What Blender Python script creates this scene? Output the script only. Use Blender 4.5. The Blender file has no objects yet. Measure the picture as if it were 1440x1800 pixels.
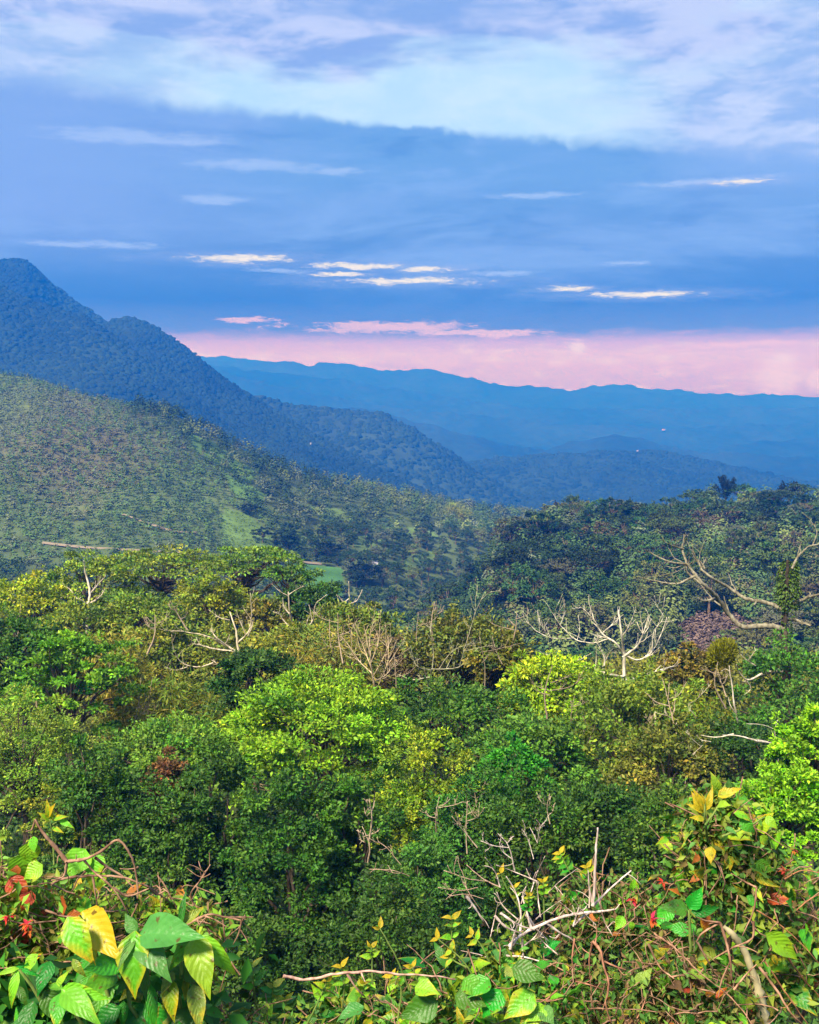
import bpy, math, random
import numpy as np
from mathutils import Matrix, Vector

# ------------------------------------------------------------------ camera, world, sun, exposure
S = bpy.context.scene
COL = S.collection
F = 1930.0                      # focal length in pixels of the 1440x1800 photograph
TP = (900 - 702) / F            # tangent of the downward pitch (horizon at row 702)
PITCH = math.atan(TP)
CP, SP = math.cos(PITCH), math.sin(PITCH)
EXPOSURE = 2.1
SUN_EL, SUN_AZ = math.radians(50), math.radians(-146)     # azimuth from +Y towards +X: behind the camera, from its left

cd = bpy.data.cameras.new('camera')
cam = bpy.data.objects.new('camera', cd)
COL.objects.link(cam)
cam.rotation_euler = (math.pi / 2 - PITCH, 0, 0)
cd.sensor_fit = 'VERTICAL'
cd.sensor_height = 36.0
cd.lens = 36.0 * F / 1800.0
cd.clip_start = 0.05
cd.clip_end = 40000
S.camera = cam

S.view_settings.view_transform = 'Standard'
S.view_settings.look = 'None'
S.view_settings.gamma = 1.0
S.view_settings.exposure = EXPOSURE
S.view_settings.use_curve_mapping = False
S.render.engine = 'CYCLES'
S.cycles.use_denoising = True
S.cycles.max_bounces = 6
S.cycles.diffuse_bounces = 3
S.cycles.glossy_bounces = 2
S.cycles.transmission_bounces = 3
S.cycles.volume_bounces = 1
S.cycles.use_adaptive_sampling = True
S.cycles.adaptive_threshold = 0.02

HAZE_D = 5.0e-4
HAZE_C = (0.004, 0.133, 0.63)      # scattered
HAZE_X = (0.03, 0.40, 1.0)       # lost in all
HAZE_ABS = (0.948, 0.479, 0.0)
HAZE_TOP = 300.0
HAZE_J = (0.22, 0.34, 0.68)     # displayed radiance that very thick haze tends to

def ray(px, py):
    X, Y = (px - 720) / F, (900 - py) / F
    return np.array([X, CP + Y * SP, -SP + Y * CP])

def P(px, py, d):
    """The point at distance d (along +Y) that is seen at a place of the photograph."""
    r = ray(px, py)
    return r * (d / r[1])

def proj(p):
    p = np.asarray(p, float)
    f = p[..., 1] * CP - p[..., 2] * SP
    u = p[..., 1] * SP + p[..., 2] * CP
    return 720 + F * p[..., 0] / f, 900 - F * u / f

def ang(px, py):
    r = ray(px, py); r = r / np.linalg.norm(r)
    return math.degrees(math.atan2(r[0], r[1])), math.degrees(math.asin(r[2]))

def make_world():
    w = bpy.data.worlds.new('World'); S.world = w; w.use_nodes = True
    nt = w.node_tree; nt.nodes.clear(); N = nt.nodes.new; L = nt.links.new
    def put(sock, v):
        if isinstance(v, bpy.types.NodeSocket): L(v, sock)
        else: sock.default_value = v
    def m(op, a, b=0.0, c=0.0, clamp=False):
        n = N('ShaderNodeMath'); n.operation = op; n.use_clamp = clamp
        put(n.inputs[0], a); put(n.inputs[1], b); put(n.inputs[2], c); return n.outputs[0]
    def vm(op, a, b=None, c=None):
        n = N('ShaderNodeVectorMath'); n.operation = op
        put(n.inputs[0], a)
        if b is not None: put(n.inputs[1], b)
        if c is not None: put(n.inputs[2], c)
        return n.outputs['Value'] if op in ('LENGTH', 'DOT_PRODUCT') else n.outputs[0]
    def comb(x, y, z=0.0):
        n = N('ShaderNodeCombineXYZ'); put(n.inputs[0], x); put(n.inputs[1], y); put(n.inputs[2], z); return n.outputs[0]
    def noise(v, scale, detail=4.0, rough=0.55, dist=0.0):
        n = N('ShaderNodeTexNoise'); put(n.inputs['Vector'], v); n.inputs['Scale'].default_value = scale
        n.inputs['Detail'].default_value = detail; n.inputs['Roughness'].default_value = rough
        n.inputs['Distortion'].default_value = dist; return n.outputs['Fac']
    def smooth(x, a, b, lo=0.0, hi=1.0):
        n = N('ShaderNodeMapRange'); n.interpolation_type = 'SMOOTHSTEP'
        put(n.inputs[0], x); n.inputs[1].default_value = a; n.inputs[2].default_value = b
        n.inputs[3].default_value = lo; n.inputs[4].default_value = hi; return n.outputs[0]
    def mix(f, a, b):
        n = N('ShaderNodeMix'); n.data_type = 'RGBA'; put(n.inputs[0], f)
        put(n.inputs[6], a if isinstance(a, bpy.types.NodeSocket) else (*a, 1)); put(n.inputs[7], b if isinstance(b, bpy.types.NodeSocket) else (*b, 1))
        return n.outputs[2]
    def ramp(x, stops):
        n = N('ShaderNodeValToRGB'); put(n.inputs[0], x); e = n.color_ramp.elements
        while len(e) < len(stops): e.new(0.5)
        for el, (p, c) in zip(e, stops): el.position = p
        for el, (p, c) in zip(e, stops): el.color = (*c, 1)
        return n.outputs[0]
    tc = N('ShaderNodeTexCoord'); sx = N('ShaderNodeSeparateXYZ'); L(tc.outputs['Generated'], sx.inputs[0])
    x, y, z = sx.outputs
    e = m('MULTIPLY', m('ARCSINE', z), 180 / math.pi)
    a = m('MULTIPLY', m('ARCTAN2', x, y), 180 / math.pi)
    ae = comb(a, e, 0.0)
    # the seam of the azimuth lies straight behind the camera; noise is sampled on the direction itself so it has no seam
    dirn = comb(m('MULTIPLY', x, 1.0), m('MULTIPLY', y, 1.0), m('MULTIPLY', z, 4.2))
    streak = noise(dirn, 4.2, 6.0, 0.6, 0.35)
    fine = noise(comb(x, y, m('MULTIPLY', z, 3.0)), 15.0, 5.0, 0.62, 0.3)
    puff = noise(comb(x, y, m('MULTIPLY', z, 1.3)), 13.0, 4.0, 0.55)
    fray = noise(comb(m('MULTIPLY', x, 30.0), m('MULTIPLY', y, 30.0), m('MULTIPLY', z, 150.0)), 1.0, 5.0, .65, .6)
    scal = noise(comb(x, y, m('MULTIPLY', z, .9)), 42.0, 4.0, .6, .4)
    # lower sky: pink afterglow under a blue cloud deck
    ew = m('ADD', e, m('MULTIPLY', m('SUBTRACT', fray, 0.5), 0.9))
    deck = ramp(m('DIVIDE', ew, 20.0), [
        (0.0, (.60, .44, .68)), (0.03, (.68, .48, .69)), (0.085, (.78, .54, .69)), (0.112, (.80, .53, .69)), (0.143, (.66, .46, .71)),
        (0.178, (.15, .31, .69)), (0.25, (.055, .25, .68)), (0.40, (.12, .315, .72)), (0.55, (.165, .385, .78)), (0.70, (.15, .375, .77)),
        (0.80, (.16, .40, .79))])
    deck = mix(m('MULTIPLY', smooth(streak, .46, .72), smooth(e, 3.5, 7.5)), deck, (.22, .42, .82))
    band = m('MULTIPLY', smooth(e, 3.4, 2.4), smooth(fray, .50, .66)); deck = mix(m('MULTIPLY', band, .7), deck, (.90, .66, .70))
    band = m('MULTIPLY', smooth(e, 3.8, 1.8), smooth(fray, .46, .30)); deck = mix(m('MULTIPLY', band, .45), deck, (.56, .42, .74))
    mott = noise(comb(m('MULTIPLY', x, 7.0), m('MULTIPLY', y, 7.0), m('MULTIPLY', z, 30.0)), 1.0, 6.0, .62, .5)
    deck = mix(m('MULTIPLY', m('MULTIPLY', smooth(mott, .50, .68), smooth(e, 5.0, 9.0)), .75), deck, (.23, .44, .84))
    deck = mix(m('MULTIPLY', m('MULTIPLY', smooth(mott, .48, .34), smooth(e, 4.0, 7.0)), .5), deck, (.075, .27, .69))
    lav = smooth(a, -2.0, -19.0)                     # the deck pales towards lavender on that side
    deck = mix(m('MULTIPLY', m('MULTIPLY', lav, smooth(e, 5.5, 9.5)), .75), deck, (.25, .42, .84))
    deck = mix(m('MULTIPLY', m('MULTIPLY', smooth(a, 10.0, 17.0), smooth(e, 8.0, 11.5)), .7), deck, (.26, .45, .85))
    # upper sky: pale gap and thin lavender cloud
    gap = mix(smooth(fine, .35, .7), (.50, .74, .96), (.60, .80, .96))
    thin = mix(smooth(m('ADD', m('MULTIPLY', fine, .5), m('MULTIPLY', mott, .5)), .42, .58), (.26, .43, .83), (.54, .64, .93))
    el = m('ADD', e, m('MULTIPLY', m('SUBTRACT', streak, 0.5), 9.0))
    cover = smooth(el, 15.9, 17.6)
    cover = m('MAXIMUM', cover, m('MULTIPLY', smooth(m('ADD', a, m('MULTIPLY', m('SUBTRACT', streak, .5), 22.0)), 6.0, 17.0), .85))
    cover = m('MAXIMUM', cover, m('MULTIPLY', smooth(m('ADD', a, m('MULTIPLY', m('SUBTRACT', streak, .5), 26.0)), -6.0, -17.0), .75))
    upper = mix(cover, gap, thin)
    upper = mix(m('MULTIPLY', smooth(streak, .50, .66), smooth(e, 17.0, 19.5)), upper, (.24, .42, .82))
    upper = mix(smooth(e, 20.0, 60.0), upper, (.34, .50, .86))
    # scalloped upper edge of the deck
    a0, e0 = ang(0, 138); a1, e1 = ang(1250, 268)
    edge = m('ADD', m('MULTIPLY', m('SUBTRACT', a, a0), (e1 - e0) / (a1 - a0)), e0)
    edge = m('ADD', m('MINIMUM', m('MAXIMUM', edge, 11.5), 16.5), .42)
    rag = m('ADD', m('MULTIPLY', m('SUBTRACT', puff, .5), .5), m('MULTIPLY', m('SUBTRACT', scal, .5), 1.1))
    dd = m('SUBTRACT', m('ADD', edge, rag), e)
    wid = m('ADD', m('MULTIPLY', m('ABSOLUTE', a), .028), .16)
    soft = smooth(m('DIVIDE', dd, wid), -.6, 1.6)
    sky = mix(soft, upper, deck)
    # bright slits in the deck
    warp = comb(m('MULTIPLY', m('SUBTRACT', streak, .5), 1.2), m('ADD', m('MULTIPLY', m('SUBTRACT', fine, .5), .42), m('MULTIPLY', m('SUBTRACT', puff, .5), .28)), 0.0)
    aew = vm('ADD', ae, warp)
    fray2 = noise(comb(m('MULTIPLY', x, 95.0), m('MULTIPLY', y, 95.0), m('MULTIPLY', z, 520.0)), 1.0, 5.0, .7, .8)
    def slits(lst):
        best = None
        for px, py, w_, h_ in lst:
            A, E = ang(px, py); s = (1 / (w_ / F * 57.3), 1 / (h_ / F * 57.3), 0)
            v = vm('LENGTH', vm('MULTIPLY_ADD', aew, s, (-A * s[0], -E * s[1], 0)))
            best = v if best is None else m('MINIMUM', best, v)
        return m('ADD', best, m('ADD', m('MULTIPLY', m('SUBTRACT', fray, .5), 2.0), m('MULTIPLY', m('SUBTRACT', fray2, .5), 2.6)))
    hi = slits([(425, 455, 92, 8), (630, 468, 86, 6), (745, 473, 58, 5), (700, 494, 125, 7), (595, 482, 50, 4), 
                (1302, 319, 56, 5), (1130, 517, 104, 6), (1002, 508, 42, 5)])
    lo = slits([(430, 562, 46, 5), (690, 575, 150, 10), (850, 585, 130, 6), (1310, 605, 120, 5)])
    faint = slits([(230, 240, 120, 9), (330, 250, 60, 5), (460, 293, 90, 8), (590, 300, 40, 5), (370, 352, 40, 7), (200, 428, 60, 5), (110, 428, 50, 4), (940, 342, 60, 4), (490, 476, 40, 3), (1240, 318, 90, 4), (1100, 463, 30, 3), (890, 480, 40, 3)])
    sky = mix(smooth(faint, 1.8, .3, 0, .55), sky, (.46, .62, .93))
    sky = mix(smooth(hi, 2.6, .9, 0, .22), sky, (.45, .56, .86))
    sky = mix(smooth(hi, 1.15, .2), sky, (.90, .82, .76))
    sky = mix(smooth(lo, 1.25, .6, 0, .85), sky, mix(smooth(e, 5.0, 8.0), (.84, .55, .70), (.66, .78, .96)))
    # small sunlit towers of cloud standing on the horizon
    ct = slits([(1372, 662, 46, 26), (1378, 640, 22, 16), (1372, 650, 32, 20), (1440, 668, 22, 18), (1012, 612, 14, 12)])
    sky = mix(smooth(ct, 1.3, .5, 0, .85), sky, (.90, .68, .74))
    # what the haze between here and there adds and takes away
    T, A = [], []
    for k in range(24):
        p = (k / 23) ** 1.7
        path = min(HAZE_TOP / max(math.sin(math.radians(p * 40)), 1e-3), 9200)
        t = [math.exp(-HAZE_D * c * path) for c in HAZE_X]
        T.append((p, t)); A.append((p, [(1 - t_) * j for t_, j in zip(t, HAZE_J)]))
    p40 = m('DIVIDE', e, 40.0, clamp=True)
    out = vm('DIVIDE', vm('SUBTRACT', sky, ramp(p40, A)), ramp(p40, T))
    out = vm('MAXIMUM', out, (.02, .03, .05))
    k = 1 / (2 ** EXPOSURE) / 0.1
    out = vm('MULTIPLY', out, (k, k, k))
    st = N('ShaderNodeTexSky'); st.sky_type = 'NISHITA'; st.sun_disc = False
    st.sun_elevation = SUN_EL; st.sun_rotation = SUN_AZ
    out = mix(.01, out, st.outputs[0])
    bg = N('ShaderNodeBackground'); bg.inputs[1].default_value = 0.1; L(out, bg.inputs[0])
    o = N('ShaderNodeOutputWorld'); L(bg.outputs[0], o.inputs[0])
    w.cycles.sampling_method = 'MANUAL'; w.cycles.sample_map_resolution = 512
make_world()

sl = bpy.data.lights.new('sun', 'SUN'); sl.energy = 2.5; sl.angle = math.radians(12); sl.color = (1.0, .94, .82)
so = bpy.data.objects.new('sun', sl); COL.objects.link(so)
sd = Vector((math.sin(SUN_AZ) * math.cos(SUN_EL), math.cos(SUN_AZ) * math.cos(SUN_EL), math.sin(SUN_EL)))
so.rotation_euler = sd.to_track_quat('Z', 'Y').to_euler(); so.location = (0, -20, 40)

# ------------------------------------------------------------------ helpers
RNG = np.random.default_rng(7)
def hash3(i, j, k):
    h = (i * 374761393 + j * 668265263 + k * 2147483647 + 1013904223) & 0xFFFFFFFF
    h = ((h ^ (h >> 13)) * 1274126177) & 0xFFFFFFFF
    return ((h ^ (h >> 16)) & 0xFFFF) / 65535.0
def vnoise(x, y, z=0.0):
    x, y, z = np.broadcast_arrays(np.asarray(x, float), np.asarray(y, float), np.asarray(z, float))
    i, j, k = (np.floor(v).astype(np.int64) for v in (x, y, z))
    f, g, h = x - i, y - j, z - k
    f, g, h = (v * v * (3 - 2 * v) for v in (f, g, h))
    r = 0
    for a in (0, 1):
        for b in (0, 1):
            for c in (0, 1):
                r = r + hash3(i + a, j + b, k + c) * (f if a else 1 - f) * (g if b else 1 - g) * (h if c else 1 - h)
    return r
def fbm(x, y, z=0.0, o=4):
    s, a, t = 0, 1.0, 0
    for n in range(o):
        s = s + a * (vnoise(np.asarray(x) * 2 ** n + 17.3 * n, np.asarray(y) * 2 ** n + 5.1 * n, np.asarray(z) * 2 ** n) - .5); t += a; a *= .5
    return s / t * 2          # about -1 .. 1
def unit(v):
    v = np.asarray(v, float); return v / np.maximum(np.linalg.norm(v, axis=-1, keepdims=True), 1e-9)

def tag(o, label=None, cat=None, group=None, kind=None):
    if label: o['label'] = label
    if cat: o['category'] = cat
    if group: o['group'] = group
    if kind: o['kind'] = kind
    return o
def link(o, parent=None):
    COL.objects.link(o)
    if parent is not None: o.parent = parent
    return o
def empty(name, loc, label, cat, group=None):
    o = bpy.data.objects.new(name, None); o.location = [float(v) for v in loc]; o.empty_display_size = .2
    link(o); return tag(o, label, cat, group)
def np_mesh(name, V, Fc, mat, col=None, uv=None, smooth=False):
    """V n x 3, Fc list of index arrays (m x 3 and / or m x 4)."""
    me = bpy.data.meshes.new(name)
    V = np.ascontiguousarray(V, dtype=np.float32)
    me.vertices.add(len(V)); me.vertices.foreach_set('co', V.ravel())
    idx = np.concatenate([f.ravel() for f in Fc]).astype(np.int32)
    cnt = np.concatenate([np.full(len(f), f.shape[1], np.int32) for f in Fc])
    me.loops.add(len(idx)); me.loops.foreach_set('vertex_index', idx)
    me.polygons.add(len(cnt))
    st = np.zeros(len(cnt), np.int32); st[1:] = np.cumsum(cnt)[:-1]
    me.polygons.foreach_set('loop_start', st)
    if smooth: me.polygons.foreach_set('use_smooth', np.ones(len(cnt), bool))
    me.update(calc_edges=True)
    if col is not None:
        at = me.color_attributes.new('col', 'FLOAT_COLOR', 'POINT')
        c = np.ones((len(V), 4), np.float32); c[:, :3] = col; at.data.foreach_set('color', c.ravel())
    if uv is not None:
        ul = me.uv_layers.new(name='uv'); ul.data.foreach_set('uv', np.asarray(uv, np.float32)[idx].ravel())
    me.materials.append(mat)
    return me
def mobj(name, me, parent=None, loc=None, color=None):
    o = bpy.data.objects.new(name, me); link(o, parent)
    if loc is not None: o.location = [float(v) for v in loc]
    if color is not None: o.color = (*color[:3], color[3] if len(color) > 3 else 1)
    return o

# ------------------------------------------------------------------ materials
def new_mat(name):
    m = bpy.data.materials.new(name); m.use_nodes = True; m.node_tree.nodes.clear(); return m, m.node_tree.nodes.new, m.node_tree.links.new
def mnode(N, L, op, a, b=0.0, clamp=False):
    n = N('ShaderNodeMath'); n.operation = op; n.use_clamp = clamp
    for s, v in zip(n.inputs, (a, b)):
        if isinstance(v, bpy.types.NodeSocket): L(v, s)
        else: s.default_value = v
    return n.outputs[0]
def mixc(N, L, f, a, b, blend='MIX'):
    n = N('ShaderNodeMix'); n.data_type = 'RGBA'; n.blend_type = blend
    for s, v in ((n.inputs[0], f), (n.inputs[6], a), (n.inputs[7], b)):
        if isinstance(v, bpy.types.NodeSocket): L(v, s)
        elif isinstance(v, (int, float)): s.default_value = v
        else: s.default_value = (*v, 1)
    return n.outputs[2]
def noise_node(N, L, scale, detail=3.0, coord=None):
    n = N('ShaderNodeTexNoise'); n.inputs['Scale'].default_value = scale; n.inputs['Detail'].default_value = detail
    if coord is None:
        t = N('ShaderNodeTexCoord'); coord = t.outputs['Object']
    L(coord, n.inputs['Vector']); return n.outputs['Fac']
def foliage_mat(name, trans=.3, rough=.55, spec=.25):
    m, N, L = new_mat(name)
    at = N('ShaderNodeAttribute'); at.attribute_name = 'col'
    oi = N('ShaderNodeObjectInfo')
    c = mixc(N, L, 1.0, at.outputs['Color'], oi.outputs['Color'], 'MULTIPLY')
    b = N('ShaderNodeBsdfPrincipled'); L(c, b.inputs['Base Color']); b.inputs['Roughness'].default_value = rough
    b.inputs['Specular IOR Level'].default_value = spec
    o = N('ShaderNodeOutputMaterial')
    if trans:
        t = N('ShaderNodeBsdfTranslucent'); L(c, t.inputs[0])
        x = N('ShaderNodeMixShader'); x.inputs[0].default_value = trans; L(b.outputs[0], x.inputs[1]); L(t.outputs[0], x.inputs[2]); L(x.outputs[0], o.inputs[0])
    else: L(b.outputs[0], o.inputs[0])
    return m
def bark_mat(name, c1, c2, scale, bump=.4):
    m, N, L = new_mat(name)
    oi = N('ShaderNodeObjectInfo')
    tc = N('ShaderNodeTexCoord'); mp = N('ShaderNodeMapping'); mp.inputs['Scale'].default_value = (1, 1, .35); L(tc.outputs['Object'], mp.inputs[0])
    nz = noise_node(N, L, scale, 5.0, mp.outputs[0])
    r = N('ShaderNodeValToRGB'); r.color_ramp.elements[0].position = .38; r.color_ramp.elements[1].position = .62
    r.color_ramp.elements[0].color = (*c1, 1); r.color_ramp.elements[1].color = (*c2, 1); L(nz, r.inputs[0])
    c = mixc(N, L, 1.0, r.outputs[0], oi.outputs['Color'], 'MULTIPLY')
    b = N('ShaderNodeBsdfPrincipled'); L(c, b.inputs['Base Color']); b.inputs['Roughness'].default_value = .85
    b.inputs['Specular IOR Level'].default_value = .15
    bp = N('ShaderNodeBump'); bp.inputs['Strength'].default_value = bump; bp.inputs['Distance'].default_value = .02; L(nz, bp.inputs['Height']); L(bp.outputs[0], b.inputs['Normal'])
    o = N('ShaderNodeOutputMaterial'); L(b.outputs[0], o.inputs[0]); return m
def land_mat(name, s1, s2, amount=.5):
    m, N, L = new_mat(name)
    at = N('ShaderNodeAttribute'); at.attribute_name = 'col'
    n1, n2 = noise_node(N, L, s1, 6.0), noise_node(N, L, s2, 4.0)
    f = mnode(N, L, 'MULTIPLY', mnode(N, L, 'ADD', n1, n2), 1.0)
    f = mnode(N, L, 'ADD', mnode(N, L, 'MULTIPLY', mnode(N, L, 'SUBTRACT', f, 1.0), amount * 3), 1.0)
    f = mnode(N, L, 'MAXIMUM', f, .25)
    cx = N('ShaderNodeCombineXYZ'); [L(f, s) for s in cx.inputs]
    c = mixc(N, L, 1.0, at.outputs['Color'], cx.outputs[0], 'MULTIPLY')
    b = N('ShaderNodeBsdfPrincipled'); L(c, b.inputs['Base Color']); b.inputs['Roughness'].default_value = .95; b.inputs['Specular IOR Level'].default_value = .05
    o = N('ShaderNodeOutputMaterial'); L(b.outputs[0], o.inputs[0]); return m
def leaf_mat(name):
    """Large near leaves: green that yellows from the rim (object alpha says how far), pale veins, brown spots."""
    m, N, L = new_mat(name)
    uv = N('ShaderNodeUVMap'); uv.uv_map = 'uv'; sp = N('ShaderNodeSeparateXYZ'); L(uv.outputs[0], sp.inputs[0])
    u = mnode(N, L, 'ABSOLUTE', mnode(N, L, 'MULTIPLY', mnode(N, L, 'SUBTRACT', sp.outputs[0], .5), 2.0)); v = sp.outputs[1]
    oi = N('ShaderNodeObjectInfo')
    tc = N('ShaderNodeTexCoord')
    off = N('ShaderNodeVectorMath'); off.operation = 'ADD'; L(tc.outputs['Object'], off.inputs[0])
    cx = N('ShaderNodeCombineXYZ'); [L(mnode(N, L, 'MULTIPLY', oi.outputs['Random'], 37.0 + 9 * i), s) for i, s in enumerate(cx.inputs)]; L(cx.outputs[0], off.inputs[1])
    nz = noise_node(N, L, 3.2, 4.0, off.outputs[0])
    nf = noise_node(N, L, 9.0, 3.0, off.outputs[0])
    at = N('ShaderNodeAttribute'); at.attribute_name = 'col'
    base = mixc(N, L, 1.0, oi.outputs['Color'], at.outputs['Color'], 'MULTIPLY')
    hs = N('ShaderNodeHueSaturation'); L(base, hs.inputs['Color'])
    L(mnode(N, L, 'ADD', mnode(N, L, 'MULTIPLY', oi.outputs['Random'], .06), .47), hs.inputs['Hue'])
    L(mnode(N, L, 'ADD', mnode(N, L, 'MULTIPLY', nz, .9), .58), hs.inputs['Value'])
    f = mnode(N, L, 'ADD', mnode(N, L, 'MULTIPLY', u, .55), mnode(N, L, 'MULTIPLY', v, .5))
    f = mnode(N, L, 'ADD', f, mnode(N, L, 'MULTIPLY', mnode(N, L, 'SUBTRACT', nz, .5), 1.8))
    f = mnode(N, L, 'ADD', f, mnode(N, L, 'SUBTRACT', mnode(N, L, 'MULTIPLY', oi.outputs['Alpha'], 2.0), 1.25))
    yf = mnode(N, L, 'MULTIPLY', f, 1.4, True)
    yel = mixc(N, L, mnode(N, L, 'MULTIPLY', nf, 1.0), (.42, .34, .012), (.60, .38, .015))
    c = mixc(N, L, yf, hs.outputs[0], yel)
    sv = mnode(N, L, 'FRACT', mnode(N, L, 'SUBTRACT', mnode(N, L, 'MULTIPLY', v, 8.0), mnode(N, L, 'MULTIPLY', u, 2.2)))
    sv = mnode(N, L, 'ABSOLUTE', mnode(N, L, 'SUBTRACT', sv, .5))
    vein = mnode(N, L, 'MAXIMUM', mnode(N, L, 'LESS_THAN', u, .06), mnode(N, L, 'MULTIPLY', mnode(N, L, 'LESS_THAN', sv, .07), .7))
    lite = mixc(N, L, 1.0, c, (1.35, 1.25, 1.5), 'MULTIPLY')
    c = mixc(N, L, mnode(N, L, 'MULTIPLY', vein, .26), c, lite)
    spot = mnode(N, L, 'MULTIPLY', mnode(N, L, 'SUBTRACT', nf, .615), 14.0, True)
    c = mixc(N, L, mnode(N, L, 'MULTIPLY', spot, .8), c, (.10, .045, .012))
    b = N('ShaderNodeBsdfPrincipled'); L(c, b.inputs['Base Color']); b.inputs['Roughness'].default_value = .42; b.inputs['Specular IOR Level'].default_value = .32
    bp = N('ShaderNodeBump'); bp.inputs['Strength'].default_value = .5; bp.inputs['Distance'].default_value = .01
    L(mnode(N, L, 'ADD', mnode(N, L, 'MULTIPLY', sv, .45), mnode(N, L, 'MULTIPLY', nf, .7)), bp.inputs['Height']); L(bp.outputs[0], b.inputs['Normal'])
    t = N('ShaderNodeBsdfTranslucent'); L(c, t.inputs[0])
    x = N('ShaderNodeMixShader'); x.inputs[0].default_value = .28; L(b.outputs[0], x.inputs[1]); L(t.outputs[0], x.inputs[2])
    o = N('ShaderNodeOutputMaterial'); L(x.outputs[0], o.inputs[0]); return m
def plain_mat(name, c, rough=.8):
    m, N, L = new_mat(name)
    nz = noise_node(N, L, 6.0, 4.0)
    col = mixc(N, L, nz, tuple(v * .75 for v in c), tuple(min(1, v * 1.2) for v in c))
    b = N('ShaderNodeBsdfPrincipled'); L(col, b.inputs['Base Color']); b.inputs['Roughness'].default_value = rough
    o = N('ShaderNodeOutputMaterial'); L(b.outputs[0], o.inputs[0]); return m
FOL = foliage_mat('foliage'); FAR = foliage_mat('distant foliage', 0.0, .9, .05)
BARK = bark_mat('bark', (.05, .035, .022), (.15, .12, .08), 9.0)
PALE = bark_mat('bleached wood', (.26, .23, .17), (.62, .57, .46), 5.0)
TWIG = bark_mat('reddish twig', (.14, .075, .045), (.34, .20, .125), 40.0, .2)
DRY = bark_mat('dry grey twig', (.30, .24, .20), (.60, .52, .46), 40.0, .2)
STEM = bark_mat('green stem', (.09, .16, .03), (.20, .26, .06), 40.0, .1)
LEAF = leaf_mat('large leaf')
LAND = land_mat('near earth', .5, 4.0, .5); HILL = land_mat('hill cover', .012, .11, .45); RANGE = land_mat('range cover', .004, .03, .4)

# ------------------------------------------------------------------ land: terrain sheet and hills
GY = np.array([-400, 0, 2, 3.5, 5, 8, 14, 20, 30, 45, 70, 100, 130, 160, 200, 300, 450, 700, 1000, 2000, 3500, 6000, 9500.])
GZ = np.array([2, -1.75, -1.9, -2.7, -3.6, -6.5, -11.5, -15, -18, -20.5, -22.6, -25.5, -36, -48, -60, -72, -86, -118, -150, -210, -260, -290, -300.])
def ground_z(x, y):
    x = np.asarray(x, float); y = np.asarray(y, float)
    z = np.interp(y, GY, GZ)
    amp = np.clip((y - 10) / 60, 0, 1)
    return z + amp * 1.2 * fbm(x * .04, y * .04, 3.3, 3)
def make_terrain():
    d = np.concatenate([[-300, -60, -10, -2], np.linspace(0, 14, 15), np.geomspace(16, 9400, 100)])
    A = np.linspace(-1, 1, 121)
    half = np.where(d < 30, 40, 40 + np.clip(d - 30, 0, None) * .72)
    X = A[None, :] * half[:, None] * 1.0; Y = np.repeat(d[:, None], len(A), 1)
    Z = ground_z(X, Y)
    V = np.stack([X, Y, Z], -1).reshape(-1, 3)
    n, w = len(d), len(A)
    I = (np.arange(n - 1)[:, None] * w + np.arange(w - 1)[None]).ravel()
    q = np.stack([I, I + 1, I + w + 1, I + w], 1)
    c = np.array([.035, .05, .016])[None] * (1 + .4 * fbm(V[:, 0] * .05, V[:, 1] * .05)[:, None])
    o = mobj('ground', np_mesh('ground', V, [q], LAND, c, smooth=True)); tag(o, kind='structure')
make_terrain()

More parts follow.
